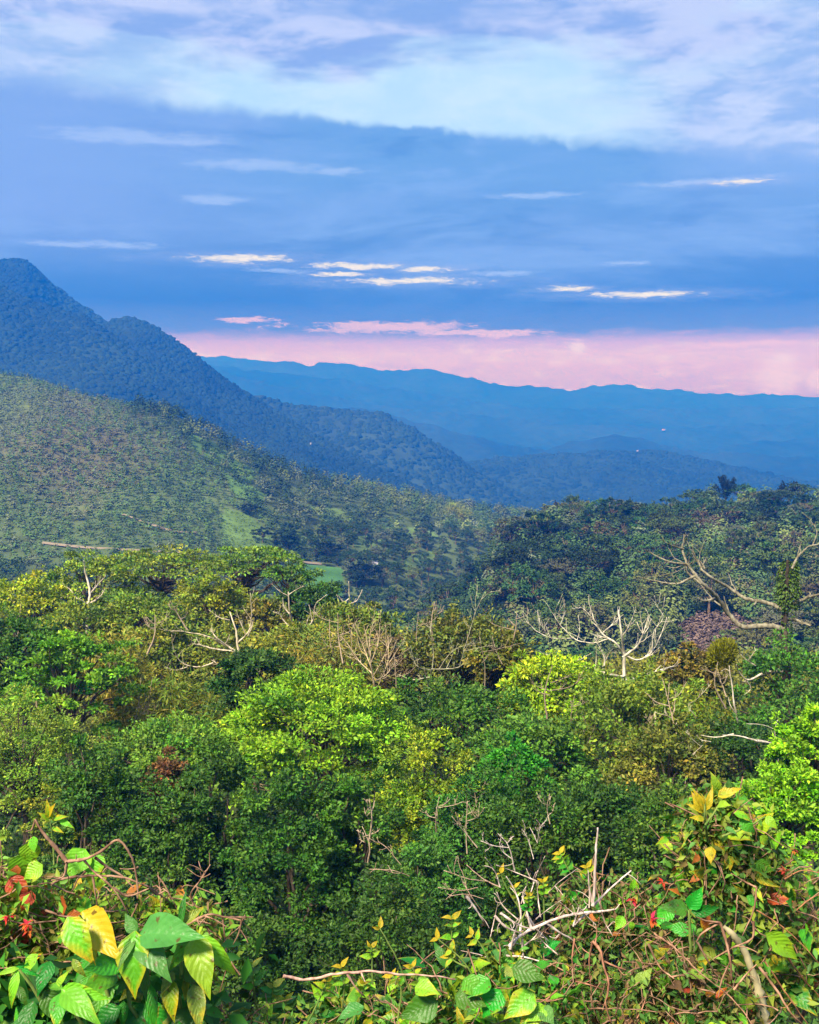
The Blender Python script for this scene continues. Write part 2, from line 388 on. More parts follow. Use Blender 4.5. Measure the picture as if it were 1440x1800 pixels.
SHEETS = {}
def hill(name, crest, base, nu, nv, amp, scale, mat, colour, sag=0.0, back=None, seed=0.0, prof=1.0, ds=1.0, sharp=0.0):
    crest, base = np.array(crest, float), np.array(base, float)
    crest[:, 2] *= ds; base[:, 2] *= ds
    xs = np.linspace(crest[0, 0], crest[-1, 0], nu)
    cy, cdp = np.interp(xs, crest[:, 0], crest[:, 1]), np.interp(xs, crest[:, 0], crest[:, 2])
    by, bd = np.interp(xs, base[:, 0], base[:, 1]), np.interp(xs, base[:, 0], base[:, 2])
    k = np.array([1, 2, 3, 2, 1.]) / 9
    sm = lambda v: np.convolve(np.pad(v, 2, 'edge'), k, 'valid')
    cy = sm(cy)
    by, cdp, bd = sm(by), sm(cdp), sm(bd)
    C = np.array([P(a, b, c) for a, b, c in zip(xs, cy, cdp)]); B = np.array([P(a, b, c) for a, b, c in zip(xs, by, bd)])
    t = np.linspace(0, 1, nv)
    W = t[:, None] ** prof
    G = C[None] * (1 - t[:, None, None]) + B[None] * t[:, None, None]
    G[..., 2] = C[None, :, 2] * (1 - W) + B[None, :, 2] * W - sag * 4 * (t * (1 - t))[:, None]
    nz = fbm(G[..., 0] / scale + seed, G[..., 1] / scale, seed, 5)
    env = np.minimum(1, t / .12 + .12)[:, None]
    ridge = 1 - 2 * np.abs(fbm(G[..., 0] / scale * .8 + 9 + seed, G[..., 1] / scale * .35, seed + 3, 3))
    G[..., 2] += amp * nz * env + amp * .7 * (ridge - .5) * env
    if sharp: G[..., 2] += (sharp * cdp / F * (fbm(xs * .03, seed, 0, 4) + .4 * fbm(xs * .1, seed + 4, 0, 3)))[None] * np.exp(-t / .05)[:, None]
    nb = 6
    bk = []
    thick = (C[:, 1].mean() - B[:, 1].mean()) * .8 if back is None else back
    for j in range(nb, 0, -1):
        f = j / nb
        R = G[0].copy(); R[:, 1] += thick * f; R[:, 0] *= (1 + thick * f / np.maximum(G[0][:, 1], 1)); R[:, 2] -= thick * (.16 * f + .5 * f * f) ; bk.append(R)
    A = np.concatenate([np.array(bk), G], 0)
    V = A.reshape(-1, 3); n, w = A.shape[0], nu
    I = (np.arange(n - 1)[:, None] * w + np.arange(w - 1)[None]).ravel()
    q = np.stack([I, I + w, I + w + 1, I + 1], 1)
    px, py = proj(V)
    c = colour(V, px, py)
    o = mobj(name, np_mesh(name, V, [q], mat, c, smooth=True)); tag(o, kind='structure')
    SHEETS[name if name not in SHEETS else name + '2'] = G
    return G
def on_sheet(G, u, v):
    n, w = G.shape[:2]
    a, b = np.clip(v * (n - 1), 0, n - 1.001), np.clip(u * (w - 1), 0, w - 1.001)
    i, j = a.astype(int), b.astype(int); fa, fb = (a - i)[:, None], (b - j)[:, None]
    return G[i, j] * (1 - fa) * (1 - fb) + G[i + 1, j] * fa * (1 - fb) + G[i, j + 1] * (1 - fa) * fb + G[i + 1, j + 1] * fa * fb
def at_px(G, x, y):
    px, py = proj(G); k = np.argmin((px - x) ** 2 + (py - y) ** 2); return G.reshape(-1, 3)[k]
def in_poly(px, py, poly):
    inside = np.zeros(px.shape, bool); n = len(poly)
    for i in range(n):
        (x1, y1), (x2, y2) = poly[i], poly[(i + 1) % n]
        cond = ((y1 > py) != (y2 > py)) & (px < (x2 - x1) * (py - y1) / (y2 - y1 + 1e-9) + x1)
        inside ^= cond
    return inside

CLEARING = [(395, 893), (440, 905), (470, 935), (484, 962), (486, 992), (395, 992), (375, 985), (400, 950), (385, 925)]
FIELD = [(505, 988), (560, 993), (606, 1000), (602, 1046), (560, 1062), (525, 1046), (512, 1010)]
TOP = [(55, 650), (80, 652), (115, 668), (120, 680), (95, 680), (60, 668)]
GL1 = [(330, 760), (372, 775), (450, 830), (440, 850), (380, 815), (340, 790)]; GL2 = [(395, 830), (470, 870), (455, 890), (405, 862)]; GL3 = [(540, 888), (600, 895), (622, 915), (570, 918)]; GL4 = [(585, 948), (650, 940), (690, 955), (640, 968)]; GL5 = [(690, 985), (760, 968), (790, 985), (720, 1012)]; GL6 = [(505, 930), (545, 945), (560, 965), (520, 958)]; GL7 = [(640, 1040), (700, 1025), (740, 1040), (690, 1062)]; GL8 = [(700, 925), (760, 930), (770, 945), (715, 945)] 
def col_mid(V, px, py):
    n = fbm(V[:, 0] * .012, V[:, 1] * .012, 1.0)[:, None]
    c = np.array([.07, .105, .04])[None] * (1 + .45 * n)
    br = np.clip(1.6 - np.abs(px - 130) / 150 - np.abs(py - 790) / 90, 0, 1)[:, None]
    c = c * (1 - br * .7) + np.array([.11, .10, .065]) * br * .7
    for poly, k in ((GL1, np.array([.08, .16, .035])), (GL2, np.array([.08, .16, .04])), *[(g_, np.array([.10, .17, .05])) for g_ in (GL3, GL4, GL5, GL6, GL7, GL8)], (CLEARING, np.array([.085, .15, .04])), (FIELD, np.array([.06, .165, .05])), (TOP, np.array([.07, .17, .05]))):
        c[in_poly(px, py, poly)] = k
    return c
MID = hill('hill', [(-260, 640, 860), (-100, 646, 830), (0, 655, 800), (60, 664, 790), (130, 690, 780), (200, 706, 770), (300, 727, 760), (360, 757, 755), (420, 788, 750),
             (480, 814, 760), (560, 842, 780), (640, 857, 800), (720, 872, 830), (800, 892, 880), (900, 905, 930), (1000, 915, 980), (1120, 930, 1000)],
     [(-260, 1045, 420), (200, 1045, 420), (480, 1060, 430), (600, 1085, 440), (700, 1090, 450), (800, 1040, 540), (880, 990, 680), (1000, 950, 820), (1120, 950, 860)],
     240, 130, 7.0, 110.0, HILL, col_mid, sag=-5.0, seed=2.0, ds=.8)
BROWN = [(1185, 1105), (1235, 1080), (1300, 1085), (1345, 1110), (1350, 1165), (1250, 1190), (1170, 1185), (1160, 1140)]
def col_wood(V, px, py):
    n = fbm(V[:, 0] * .03, V[:, 1] * .03, 4.0)[:, None]
    c = np.array([.022, .04, .016])[None] * (1 + .4 * n)
    c[in_poly(px, py, BROWN)] = (.105, .066, .052)
    c[in_poly(px, py, [(895, 915), (950, 912), (955, 938), (900, 942)])] = (.30, .16, .10)
    return c
WOOD = hill('hill', [(600, 1180, 300), (640, 1160, 310), (700, 1125, 330), (770, 1085, 350), (830, 1036, 368), (875, 975, 385), (910, 938, 398), (1000, 922, 410), (1070, 918, 415), (1130, 918, 415),
                     (1200, 908, 415), (1250, 886, 410), (1300, 890, 410), (1360, 892, 405), (1440, 894, 400), (1650, 880, 390)],
     [(600, 1230, 190), (900, 1260, 180), (1200, 1275, 175), (1650, 1275, 175)], 160, 80, 4.0, 60.0, HILL, col_wood, sag=-4.0, seed=6.0)
def col_dark(V, px, py):
    n = fbm(V[:, 0] * .006, V[:, 1] * .006, 7.0)[:, None]
    return np.array([.014, .028, .013])[None] * (1 + .6 * n)
MT1 = hill('mountain', [(-400, 500, 1750), (-150, 470, 1750), (0, 456, 1750), (40, 453, 1750), (62, 468, 1750), (100, 506, 1750), (140, 533, 1740), (170, 552, 1730), (230, 590, 1700), (300, 640, 1700), (380, 690, 1700)],
     [(-400, 760, 1350), (380, 820, 1350)], 160, 60, 22.0, 260.0, RANGE, col_dark, seed=11.0, ds=1.22)
MT2 = hill('mountain', [(90, 640, 1560), (150, 585, 1560), (200, 561, 1560), (228, 556, 1560), (260, 567, 1550), (300, 592, 1540), (350, 628, 1530), (380, 655, 1520), (420, 682, 1500), (480, 722, 1470), (540, 756, 1440),
     (600, 790, 1410), (680, 832, 1370), (760, 866, 1320), (860, 900, 1270), (980, 930, 1220), (1100, 950, 1200)],
     [(90, 900, 1020), (600, 930, 1020), (1100, 975, 1080)], 240, 90, 20.0, 220.0, RANGE, col_dark, sag=8.0, seed=15.0, ds=1.22)
MT3 = hill('mountain', [(-400, 440, 1480), (-150, 468, 1460), (0, 503, 1430), (60, 531, 1420), (150, 556, 1400), (210, 596, 1380), (300, 668, 1350), (400, 748, 1300), (480, 808, 1260), (560, 860, 1220)],
     [(-400, 800, 1010), (560, 960, 1030)], 200, 80, 18.0, 200.0, RANGE, col_dark, seed=19.0, ds=1.22)
def ridge(crest, d, by, bdep, amp, scale, seed, cold=(.014, .03, .015)):
    f = lambda V, px, py: np.array(cold)[None] * (1 + .5 * fbm(V[:, 0] / scale, V[:, 1] / scale, seed)[:, None])
    cr = [(x, y, d) for x, y in crest]
    return hill('ridge', cr, [(crest[0][0], by, bdep), (crest[-1][0], by, bdep)], 620, 50, amp, scale, RANGE, f, seed=seed, sharp=6.0)
R0 = ridge([(300, 690), (420, 688), (470, 702), (560, 716), (630, 720), (665, 724), (700, 740), (760, 776), (830, 824), (900, 862), (980, 898), (1100, 930), (1300, 960)], 2050, 990, 1600, 18, 200, 21., (.023, .045, .022))
R1 = ridge([(560, 800), (700, 806), (800, 815), (900, 803), (1000, 799), (1080, 791), (1150, 791), (1200, 796), (1260, 811), (1330, 828), (1440, 848), (1600, 860), (1900, 870)], 2500, 950, 1750, 20, 240, 23.)
R2 = ridge([(360, 700), (560, 712), (640, 722), (700, 732), (800, 757), (900, 785), (950, 790), (1010, 778), (1080, 764), (1130, 770), (1200, 790), (1300, 798), (1440, 803), (1700, 800), (2000, 800)], 3700, 880, 3000, 22, 330, 29.)
R2B = ridge([(500, 735), (600, 745), (700, 752), (760, 760), (840, 772), (930, 788), (1000, 800), (1100, 812), (1250, 790), (1330, 776), (1440, 772), (1700, 765), (1900, 770)], 4500, 860, 3900, 26, 300, 33.)
R3 = ridge([(300, 645), (380, 652), (450, 667), (550, 691), (650, 709), (800, 727), (1000, 744), (1200, 750), (1440, 742), (1700, 738), (2100, 735)], 5200, 830, 4650, 30, 420, 31.)
R3B = ridge([(300, 640), (400, 646), (520, 660), (600, 668), (700, 682), (800, 700), (900, 713), (1000, 718), (1150, 720), (1300, 716), (1440, 714), (1900, 716), (2200, 716)], 5900, 800, 5400, 30, 420, 35.)
R4 = ridge([(-600, 660), (300, 640), (380, 634), (430, 632), (455, 637), (490, 635), (510, 632), (545, 641), (570, 636), (600, 638), (630, 643), (660, 650), (700, 654), (740, 648), (770, 652), (810, 662), (850, 669), (900, 679),
            (960, 682), (1000, 686), (1060, 690), (1150, 692), (1250, 695), (1350, 697), (1440, 698), (1800, 697), (2400, 696)], 7000, 780, 6200, 40, 600, 37.)
R5 = ridge([(-600, 630), (300, 626), (400, 628), (440, 634), (560, 650), (800, 690), (930, 694), (1000, 688), (1040, 681), (1080, 678), (1120, 680), (1180, 686), (1240, 690), (1300, 694), (1440, 699), (1900, 697), (2400, 694)], 8200, 745, 6300, 20, 900, 41.)

# ------------------------------------------------------------------ foliage builders
class Leaves:
    """Collects leaf quads folded along the midrib."""
    def __init__(s): s.p, s.d, s.n, s.l, s.w, s.c = [], [], [], [], [], []
    def add(s, p, d, n, l, w, c):
        k = len(p); s.p.append(p); s.d.append(unit(d)); s.n.append(unit(n)); s.l.append(np.broadcast_to(l, k)); s.w.append(np.broadcast_to(w, k)); s.c.append(np.broadcast_to(c, (k, 3)))
    def mesh(s, name, mat, fold=.22):
        p, d, n = (np.concatenate(v) for v in (s.p, s.d, s.n)); l, w = (np.concatenate(v)[:, None] for v in (s.l, s.w)); c = np.concatenate(s.c)
        side = unit(np.cross(d, n)); n = np.cross(side, d)
        V = np.stack([p, p + d * l * .45 + side * w * .5 + n * w * fold, p + d * l - n * l * .08, p + d * l * .45 - side * w * .5 + n * w * fold], 1).reshape(-1, 3)
        i = np.arange(len(p)) * 4
        T = np.concatenate([np.stack([i, i + 1, i + 2], 1), np.stack([i, i + 2, i + 3], 1)])
        return np_mesh(name, V, [T], mat, np.repeat(c, 4, 0))
class Tubes:
    def __init__(s): s.V, s.Q, s.n = [], [], 0
    def add(s, pts, r, k=5):
        pts = np.asarray(pts, float); m = len(pts); r = np.broadcast_to(r, m)
        t = unit(np.gradient(pts, axis=0)); up = np.array([.31, .17, .93]); up = up if abs(t[0] @ up) < .9 else np.array([1., 0, 0])
        a = unit(np.cross(t, up)); b = np.cross(t, a)
        th = np.arange(k) * 2 * math.pi / k
        ring = pts[:, None] + r[:, None, None] * (np.cos(th)[None, :, None] * a[:, None] + np.sin(th)[None, :, None] * b[:, None])
        s.V.append(ring.reshape(-1, 3))
        I = (np.arange(m - 1)[:, None] * k + np.arange(k)[None]).ravel(); J = (np.arange(m - 1)[:, None] * k + (np.arange(k) + 1)[None] % k).ravel()
        s.Q.append(np.stack([I, J, J + k, I + k], 1) + s.n)
        e = s.n + (m - 1) * k + np.arange(k); s.Q.append(np.stack([e[0:1], e[1:2], e[2:3], e[3:4]], 1)); s.n += m * k
    def mesh(s, name, mat): return np_mesh(name, np.concatenate(s.V), [np.concatenate(s.Q)], mat, smooth=True)
def curve(pts, n=10, wob=0.0, rng=RNG):
    """Smooth polyline through the given points (Catmull-Rom) with a little wobble."""
    p = np.asarray(pts, float)
    if len(p) == 2: p = np.stack([p[0], p[0] * .5 + p[1] * .5 , p[1]])
    q = np.concatenate([[2 * p[0] - p[1]], p, [2 * p[-1] - p[-2]]]); out = []
    for i in range(len(p) - 1):
        t = np.linspace(0, 1, n, endpoint=i == len(p) - 2)[:, None]; a, b, c, d = q[i:i + 4]
        out.append(.5 * (2 * b + (c - a) * t + (2 * a - 5 * b + 4 * c - d) * t ** 2 + (3 * b - a - 3 * c + d) * t ** 3))
    o = np.concatenate(out)
    if wob:
        L = np.linalg.norm(o[-1] - o[0]); o[1:-1] += rng.normal(0, wob * L, (len(o) - 2, 3)) * .5
    return o
def rvec(rng, n): return unit(rng.normal(size=(n, 3)))

def crown_tree(rng, W, D, H, ch, style, K, n, ll, col, tubes=True, young=.12, rnd=.42, cv_=.33):
    """A tree at the origin, H tall; its crown fills W x D and the top ch of it. Returns (Leaves, trunk Tubes)."""
    lv, tb = Leaves(), Tubes()
    rx, ry, rz = W / 2, D / 2, ch / 2; cz = H - rz
    i = np.arange(K) + .5; ph = i * 2.39996 + rng.random() * 6
    col = np.array(col)
    if style == 'umbrella':
        rr = np.sqrt(i / K); lay = rng.integers(0, 4, K) / 3.0
        C = np.stack([rx * rr * np.cos(ph), ry * rr * np.sin(ph), cz + rz * (.85 - .7 * rr ** 2 - 1.1 * lay * (1 - .5 * rr))], 1); cr, fl = W * .16, .22
    elif style == 'dome':
        u = 1 - i / K * 1.25; s = np.sqrt(np.clip(1 - u * u, 0, 1))
        C = np.stack([rx * s * np.cos(ph), ry * s * np.sin(ph), cz + rz * u], 1) * np.array([.9, .9, 1]); cr, fl = W * .13, .42
    elif style == 'dense':
        u = 1 - 2 * i / K; s = np.sqrt(np.clip(1 - u * u, 0, 1)) * (1 + .12 * np.clip(-u, 0, 1)); k = .72 + .28 * rng.random(K)
        C = np.stack([rx * s * np.cos(ph) * k, ry * s * np.sin(ph) * k, cz + rz * u * (.86 + .14 * k)], 1); cr, fl = W * .16, .8
    elif style == 'sparse':
        k = rng.random(K) ** .45; v = rvec(rng, K) * k[:, None]
        C = v * [rx, ry, rz] + [0, 0, cz]; cr, fl = W * .09, .7
    else:                                   # bush
        u = 1 - 1.5 * i / K; s = np.sqrt(np.clip(1 - u * u, 0, 1)); k = .7 + .35 * rng.random(K)
        C = np.stack([rx * s * np.cos(ph) * k, ry * s * np.sin(ph) * k, cz + rz * u * k], 1); cr, fl = W * .15, .75
    if style != 'umbrella':             # lobes and hollows
        v = unit((C - [0, 0, cz]) / [rx, ry, rz]); so = rng.random() * 40
        f = 1 + .36 * fbm(v[:, 0] * 1.7 + so, v[:, 1] * 1.7, v[:, 2] * 1.7 + so, 2)[:, None]; C = [0, 0, cz] + (C - [0, 0, cz]) * f
    C[:, 2] += rz * .12 * rng.normal(size=K); C[:, :2] += .05 * W * rng.normal(size=(K, 2))
    crs = cr * (.45 + .85 * rng.random(K) ** 1.5)
    ct = (1 + .26 * rng.normal(size=(K, 1)) * np.array([[1, .8, .6]])) * (1 + .12 * rng.normal(size=(K, 1)) * np.array([[1, 0, .5]]))
    for k in range(K):
        out = unit((C[k] - [0, 0, cz - rz * .4])[None])[0]
        q = rvec(rng, n); q[:, 2] = np.abs(q[:, 2]) * (1 if style != 'dense' else rng.choice([1, -.5], n))
        rad = crs[k] * rng.random(n) ** .4
        p = C[k] + q * rad[:, None] * [1, 1, fl]
        nor = q * .5 + out * .45 + rng.normal(size=(n, 3)) * rnd + [0, 0, .55 if style != 'dense' else .3]
        d = q * .9 + out * .4 + rng.normal(size=(n, 3)) * .5 + [0, 0, -.35]
        l = ll * (.6 + .8 * rng.random(n))
        c = col * ct[k] * (1 + cv_ * rng.normal(size=(n, 1))) * (1 + .5 * cv_ * rng.normal(size=(n, 1)) * [1, .1, .8])
        yg = rng.random(n) < young
        c[yg] = c[yg] * [1.55, 1.4, .9]
        lv.add(p, d, nor, l, l * .55, np.clip(c, .004, .8))
    if style != 'umbrella':             # shoots that break the outline
        for k in range(K // 4):
            a = C[int(rng.integers(0, K))]; o_ = unit((a - [0, 0, cz - rz * .5]) + rng.normal(size=3) * .35 * W + [0, 0, .2 * W]); L = W * (.10 + .12 * rng.random()); m_ = max(10, n // 4); t_ = rng.random(m_)
            p = a + o_ * (crs.mean() * .4 + L * t_)[:, None] + np.array([0, 0, -.25 * L]) * (t_ ** 2)[:, None] + rng.normal(size=(m_, 3)) * ll * .5
            lv.add(p, o_ * .6 + rng.normal(size=(m_, 3)) * .8, rng.normal(size=(m_, 3)) * .5 + [0, -.2, .8], ll * (.7 + .7 * rng.random(m_)), ll * .5, np.clip(col * (1 + .3 * rng.normal(size=(m_, 1))) * [1.15, 1.1, 1], .004, .8))
    th = max(cz - rz * .5, H * .3)
    lean = rng.normal(size=2) * .05 * H
    top = np.array([lean[0], lean[1], th])
    r0 = H * .022 + .03
    tb.add(curve([(0, 0, -.6), (lean[0] * .3, lean[1] * .3, th * .5), top], 5), np.linspace(r0 * 1.3, r0 * .7, 10) if False else np.linspace(r0 * 1.3, r0 * .7, len(curve([(0, 0, 0), (0, 0, 1), (0, 0, 2)], 5))), 7)
    if tubes:
        pick = rng.permutation(K)[:min(K, 34)]
        for k in pick:
            a = top * (.75 + .25 * rng.random()); b = C[k] - [0, 0, crs[k] * fl * .5]
            mid = a * .5 + b * .5 + [0, 0, .12 * np.linalg.norm(b - a) * (1 if style != 'umbrella' else -.6)] + rng.normal(size=3) * .04 * W
            cv = curve([a, mid, b], 4, .03, rng); tb.add(cv, np.linspace(r0 * .5, r0 * .10, len(cv)), 5)
    return lv, tb
def bamboo(rng, W, D, H, n, m, ll, col, culm=12):
    lv, tb = Leaves(), Tubes(); col = np.array(col)
    for k in range(n):
        a = rng.random() * 6.283; r = rng.random() ** .6; h = H * (.6 + .42 * rng.random())
        b0 = np.array([math.cos(a) * W * .1, math.sin(a) * D * .1, -.4]); tip = np.array([math.cos(a) * W * .5 * r, math.sin(a) * D * .5 * r, h * (.93 - .12 * r)])
        mid = np.array([b0[0] * 1.3 + tip[0] * .25, b0[1] * 1.3 + tip[1] * .25, h * .62])
        cv = curve([b0, mid, tip], 8)
        if k < culm * 2: tb.add(cv, np.linspace(.045, .012, len(cv)), 5)
        t = rng.random(m) ** .55 * (len(cv) - 1.01); i = t.astype(int); p = cv[i] + (cv[i + 1] - cv[i]) * (t - i)[:, None]
        off = rng.normal(size=(m, 3)) * W * .06; p = p + off
        d = unit(off) + [0, 0, -.5] + rng.normal(size=(m, 3)) * .4; l = ll * (.6 + .8 * rng.random(m))
        c = col * (1 + .25 * rng.normal(size=(m, 1))) * (1 + .18 * rng.normal(size=(1, 3)) * [1, .5, .3])
        lv.add(p, d, rng.normal(size=(m, 3)) + [0, -.2, .7], l, l * .24, np.clip(c, .004, .8))
    return lv, tb

# ------------------------------------------------------------------ wood and scrub on the hills
def far_proto(name, seed, W, H, ch, style, K, n, ll):
    rng = np.random.default_rng(seed)
    lv, tb = crown_tree(rng, W, W, H, ch, style, K, n, ll, (1, 1, 1), True, .03, .14, .12)
    return lv.mesh(name, FAR), tb.mesh(name + '_wood', BARK)
PRO = [far_proto('forest_crown', 100 + k, w, h, c, s, int(K * 1.3), 80, l * .6) for k, (w, h, c, s, K, l) in enumerate([
    (7, 8, 5.5, 'bush', 18, .85), (6, 9, 5.5, 'dense', 18, .8), (8.5, 8.5, 4, 'dome', 22, .85), (5, 8, 5, 'sparse', 16, .8), (7.5, 7.5, 5, 'bush', 20, .9), (9, 9, 3.2, 'umbrella', 24, .8)])]
def blobs(name, pos, size, cols, rng, q=22, flat=.75, lf=.3, up=.3):
    """One mesh: at each place a clump of q leaf-like faces."""
    n = len(pos); k = n * q
    v = rvec(rng, k); v[:, 2] = np.abs(v[:, 2]); s = np.repeat(size, q)[:, None]
    p = np.repeat(pos, q, 0) + v * s * [.5, .5, flat] * (.55 + .45 * rng.random((k, 1)))
    lv = Leaves(); nor = v + rng.normal(size=(k, 3)) * .18 + [0, 0, up]
    d = np.cross(nor, rng.normal(size=(k, 3))); l = s[:, 0] * lf * (.75 + .5 * rng.random(k))
    lv.add(p - unit(d) * l[:, None] * .5, d, nor, l, l * .8, np.clip(np.repeat(cols, q, 0) * (1 + .13 * rng.normal(size=(k, 1))), .003, .8))
    o = mobj(name, lv.mesh(name, FAR, .1)); return o
GREENS = {'dark': (.030, .062, .024), 'mid': (.062, .120, .034), 'olive': (.115, .155, .045), 'brown': (.10, .10, .05), 'lime': (.15, .26, .05), 'grey': (.10, .13, .07)}

def wood_on_hill():
    rng = np.random.default_rng(31)
    n = 5200; u, v = rng.random(n), rng.random(n) ** .9 * .97
    p = on_sheet(WOOD, u, v); px, py = proj(p)
    keep = ~((py < 925) & ((np.abs(px - 1275) < 20) | (np.abs(px - 1386) < 18))) & (px > 610) & (px < 1475) & ~in_poly(px, py, BROWN) & (py < 1225); keep &= ~in_poly(px, py, [(880, 905), (955, 900), (962, 945), (885, 948)])
    p, px, py = p[keep], px[keep], py[keep]
    # keep apart
    sel = []; grid = {}
    for i in range(len(p)):
        g = (int(p[i, 0] // 5.6), int(p[i, 1] // 6.6))
        if g in grid: continue
        grid[g] = 1; sel.append(i)
    p, px, py = p[sel], px[sel], py[sel]
    order = np.argsort(p[:, 1]); p, px, py = p[order], px[order], py[order]
    near = np.zeros(len(p), bool); near[rng.permutation(len(p))[:290]] = True
    nz = fbm(p[:, 0] * .025, p[:, 1] * .025, 8.0)
    kinds = []
    for i in range(len(p)):
        r = rng.random(); right = np.clip((px[i] - 1060) / 160, 0, 1); t = nz[i] + .42 * right * (r * 1.6 - .2)
        kinds.append('dark' if t < .0 and r < .80 else 'brown' if r > .97 else 'grey' if r > .90 else 'olive' if t > .42 else 'lime' if r < .02 else 'mid')
    LB = {'dark': 'dark green bushy tree crowded into the wooded knoll beyond the thicket', 'mid': 'mid green rounded tree crowded into the wooded knoll beyond the thicket',
          'olive': 'pale olive tree on the lighter flank of the wooded knoll', 'brown': 'brownish half bare tree standing in the wooded knoll', 'grey': 'greyish green thin tree standing in the wooded knoll',
          'lime': 'light lime green tree standing out in the wooded knoll'}
    def where(i):
        a = 'near the crest' if py[i] < np.interp(px[i], [700, 900, 1100, 1440], [1075, 975, 945, 930]) else 'low on the flank' if py[i] > np.interp(px[i], [700, 900, 1440], [1120, 1080, 1075]) else 'half way up'
        b = ' towards the saddle' if px[i] < 930 else ' under the palms' if px[i] > 1200 else ' in the middle'
        return a + b
    LB = {k: v.replace(' crowded into', '@').replace(' on the lighter flank of', '@').replace(' standing out in', '@').replace(' standing in', '@').split('@')[0] for k, v in LB.items()}
    rest = []
    for i in range(len(p)):
        if not near[i]: rest.append(i); continue
        k = int(rng.integers(0, 6)); sc = .8 + .55 * rng.random()
        e = empty('forest_tree', p[i] - [0, 0, .5], LB[kinds[i]] + ' ' + where(i) + ' of the wooded knoll', 'tree', kinds[i] + ' trees ' + where(i) + ' of the wooded knoll')
        e.scale = (sc, sc, sc * (.72 + .3 * rng.random())); e.rotation_euler = (0, 0, rng.random() * 6.28)
        c = np.array(GREENS[kinds[i]]) * (.75 + .5 * rng.random()) * (1 + .12 * rng.normal(size=3))
        mobj('crown', PRO[k][0], e, color=c); mobj('trunk', PRO[k][1], e, color=(1.8, 1.6, 1.4))
    rest = np.array(rest); cols = np.array([GREENS[kinds[i]] for i in rest]) * (.75 + .5 * rng.random((len(rest), 1)))
    o = blobs('forest_trees', p[rest] + [0, 0, 2.0], 5.2 + 3.2 * rng.random(len(rest)), cols, rng, 230, .95, .10)
    tag(o, 'the rest of the wood that covers the knoll beyond the thicket', 'wood', kind='stuff')
    # undergrowth that closes the gaps
    n = 2600; u, v = rng.random(n), rng.random(n); q = on_sheet(WOOD, u, v); qx, qy = proj(q); k = ~in_poly(qx, qy, BROWN) & (qx > 600) & (qx < 1480); q = q[k]
    o = blobs('undergrowth', q + [0, 0, .3], 2.5 + 2 * rng.random(len(q)), np.array(GREENS['dark'])[None] * (.8 + .8 * rng.random((len(q), 1))), rng, 60, .6, .15)
    tag(o, 'low scrub between the trees of the wooded knoll', 'undergrowth', kind='stuff')
    # dry scrub on the bare brown patch
    n = 40000; u, v = rng.random(n), rng.random(n); q = on_sheet(WOOD, u, v); qx, qy = proj(q); q = q[in_poly(qx, qy, BROWN)]; q = q[:900]
    o = blobs('dry_scrub', q, 1.0 + 1.4 * rng.random(len(q)), np.array([.125, .092, .075])[None] * (.5 + .9 * rng.random((len(q), 1))), rng, 22)
    tag(o, 'dry purplish brown scrub on the bare patch of the knoll', 'scrub', kind='stuff')
    # spiky crowned palms that stand over the crest
    for (x, y, hp, lb) in ((1275, 892, 58, 'dark tufted palm, the taller of two on the crest of the knoll'), (1386, 894, 52, 'dark tufted palm, the shorter of two on the crest of the knoll')):
        b = P(x, y, 404); H = hp / F * 404; lv = Leaves(); tb = Tubes(); tb.add(curve([(0, 0, -1), (.1, 0, H * .3), (0, 0, H * .55)], 4), .22, 6)
        for j in range(30):
            a = rng.random() * 6.28; up = .35 + .65 * rng.random(); tip = np.array([math.cos(a) * H * .42 * (1.2 - .75 * up), math.sin(a) * H * .42 * (1.2 - .75 * up), H * (.42 + .62 * up)]); b0 = np.array([0, 0, H * (.15 + .35 * rng.random())])
            cv = curve([b0, b0 * .4 + tip * .6 + [0, 0, .3], tip], 8); tt = np.repeat(np.arange(2, len(cv) - 1), 5)
            pp = cv[tt]; lv.add(pp, rng.normal(size=(len(pp), 3)) + unit(tip - b0) * .6, rng.normal(size=(len(pp), 3)), .8, .26, np.array([.016, .026, .016]))
        e = empty('palm', b, lb, 'palm'); mobj('crown', lv.mesh('palm_crown', FAR), e); mobj('trunk', tb.mesh('palm_trunk', BARK), e)
wood_on_hill()

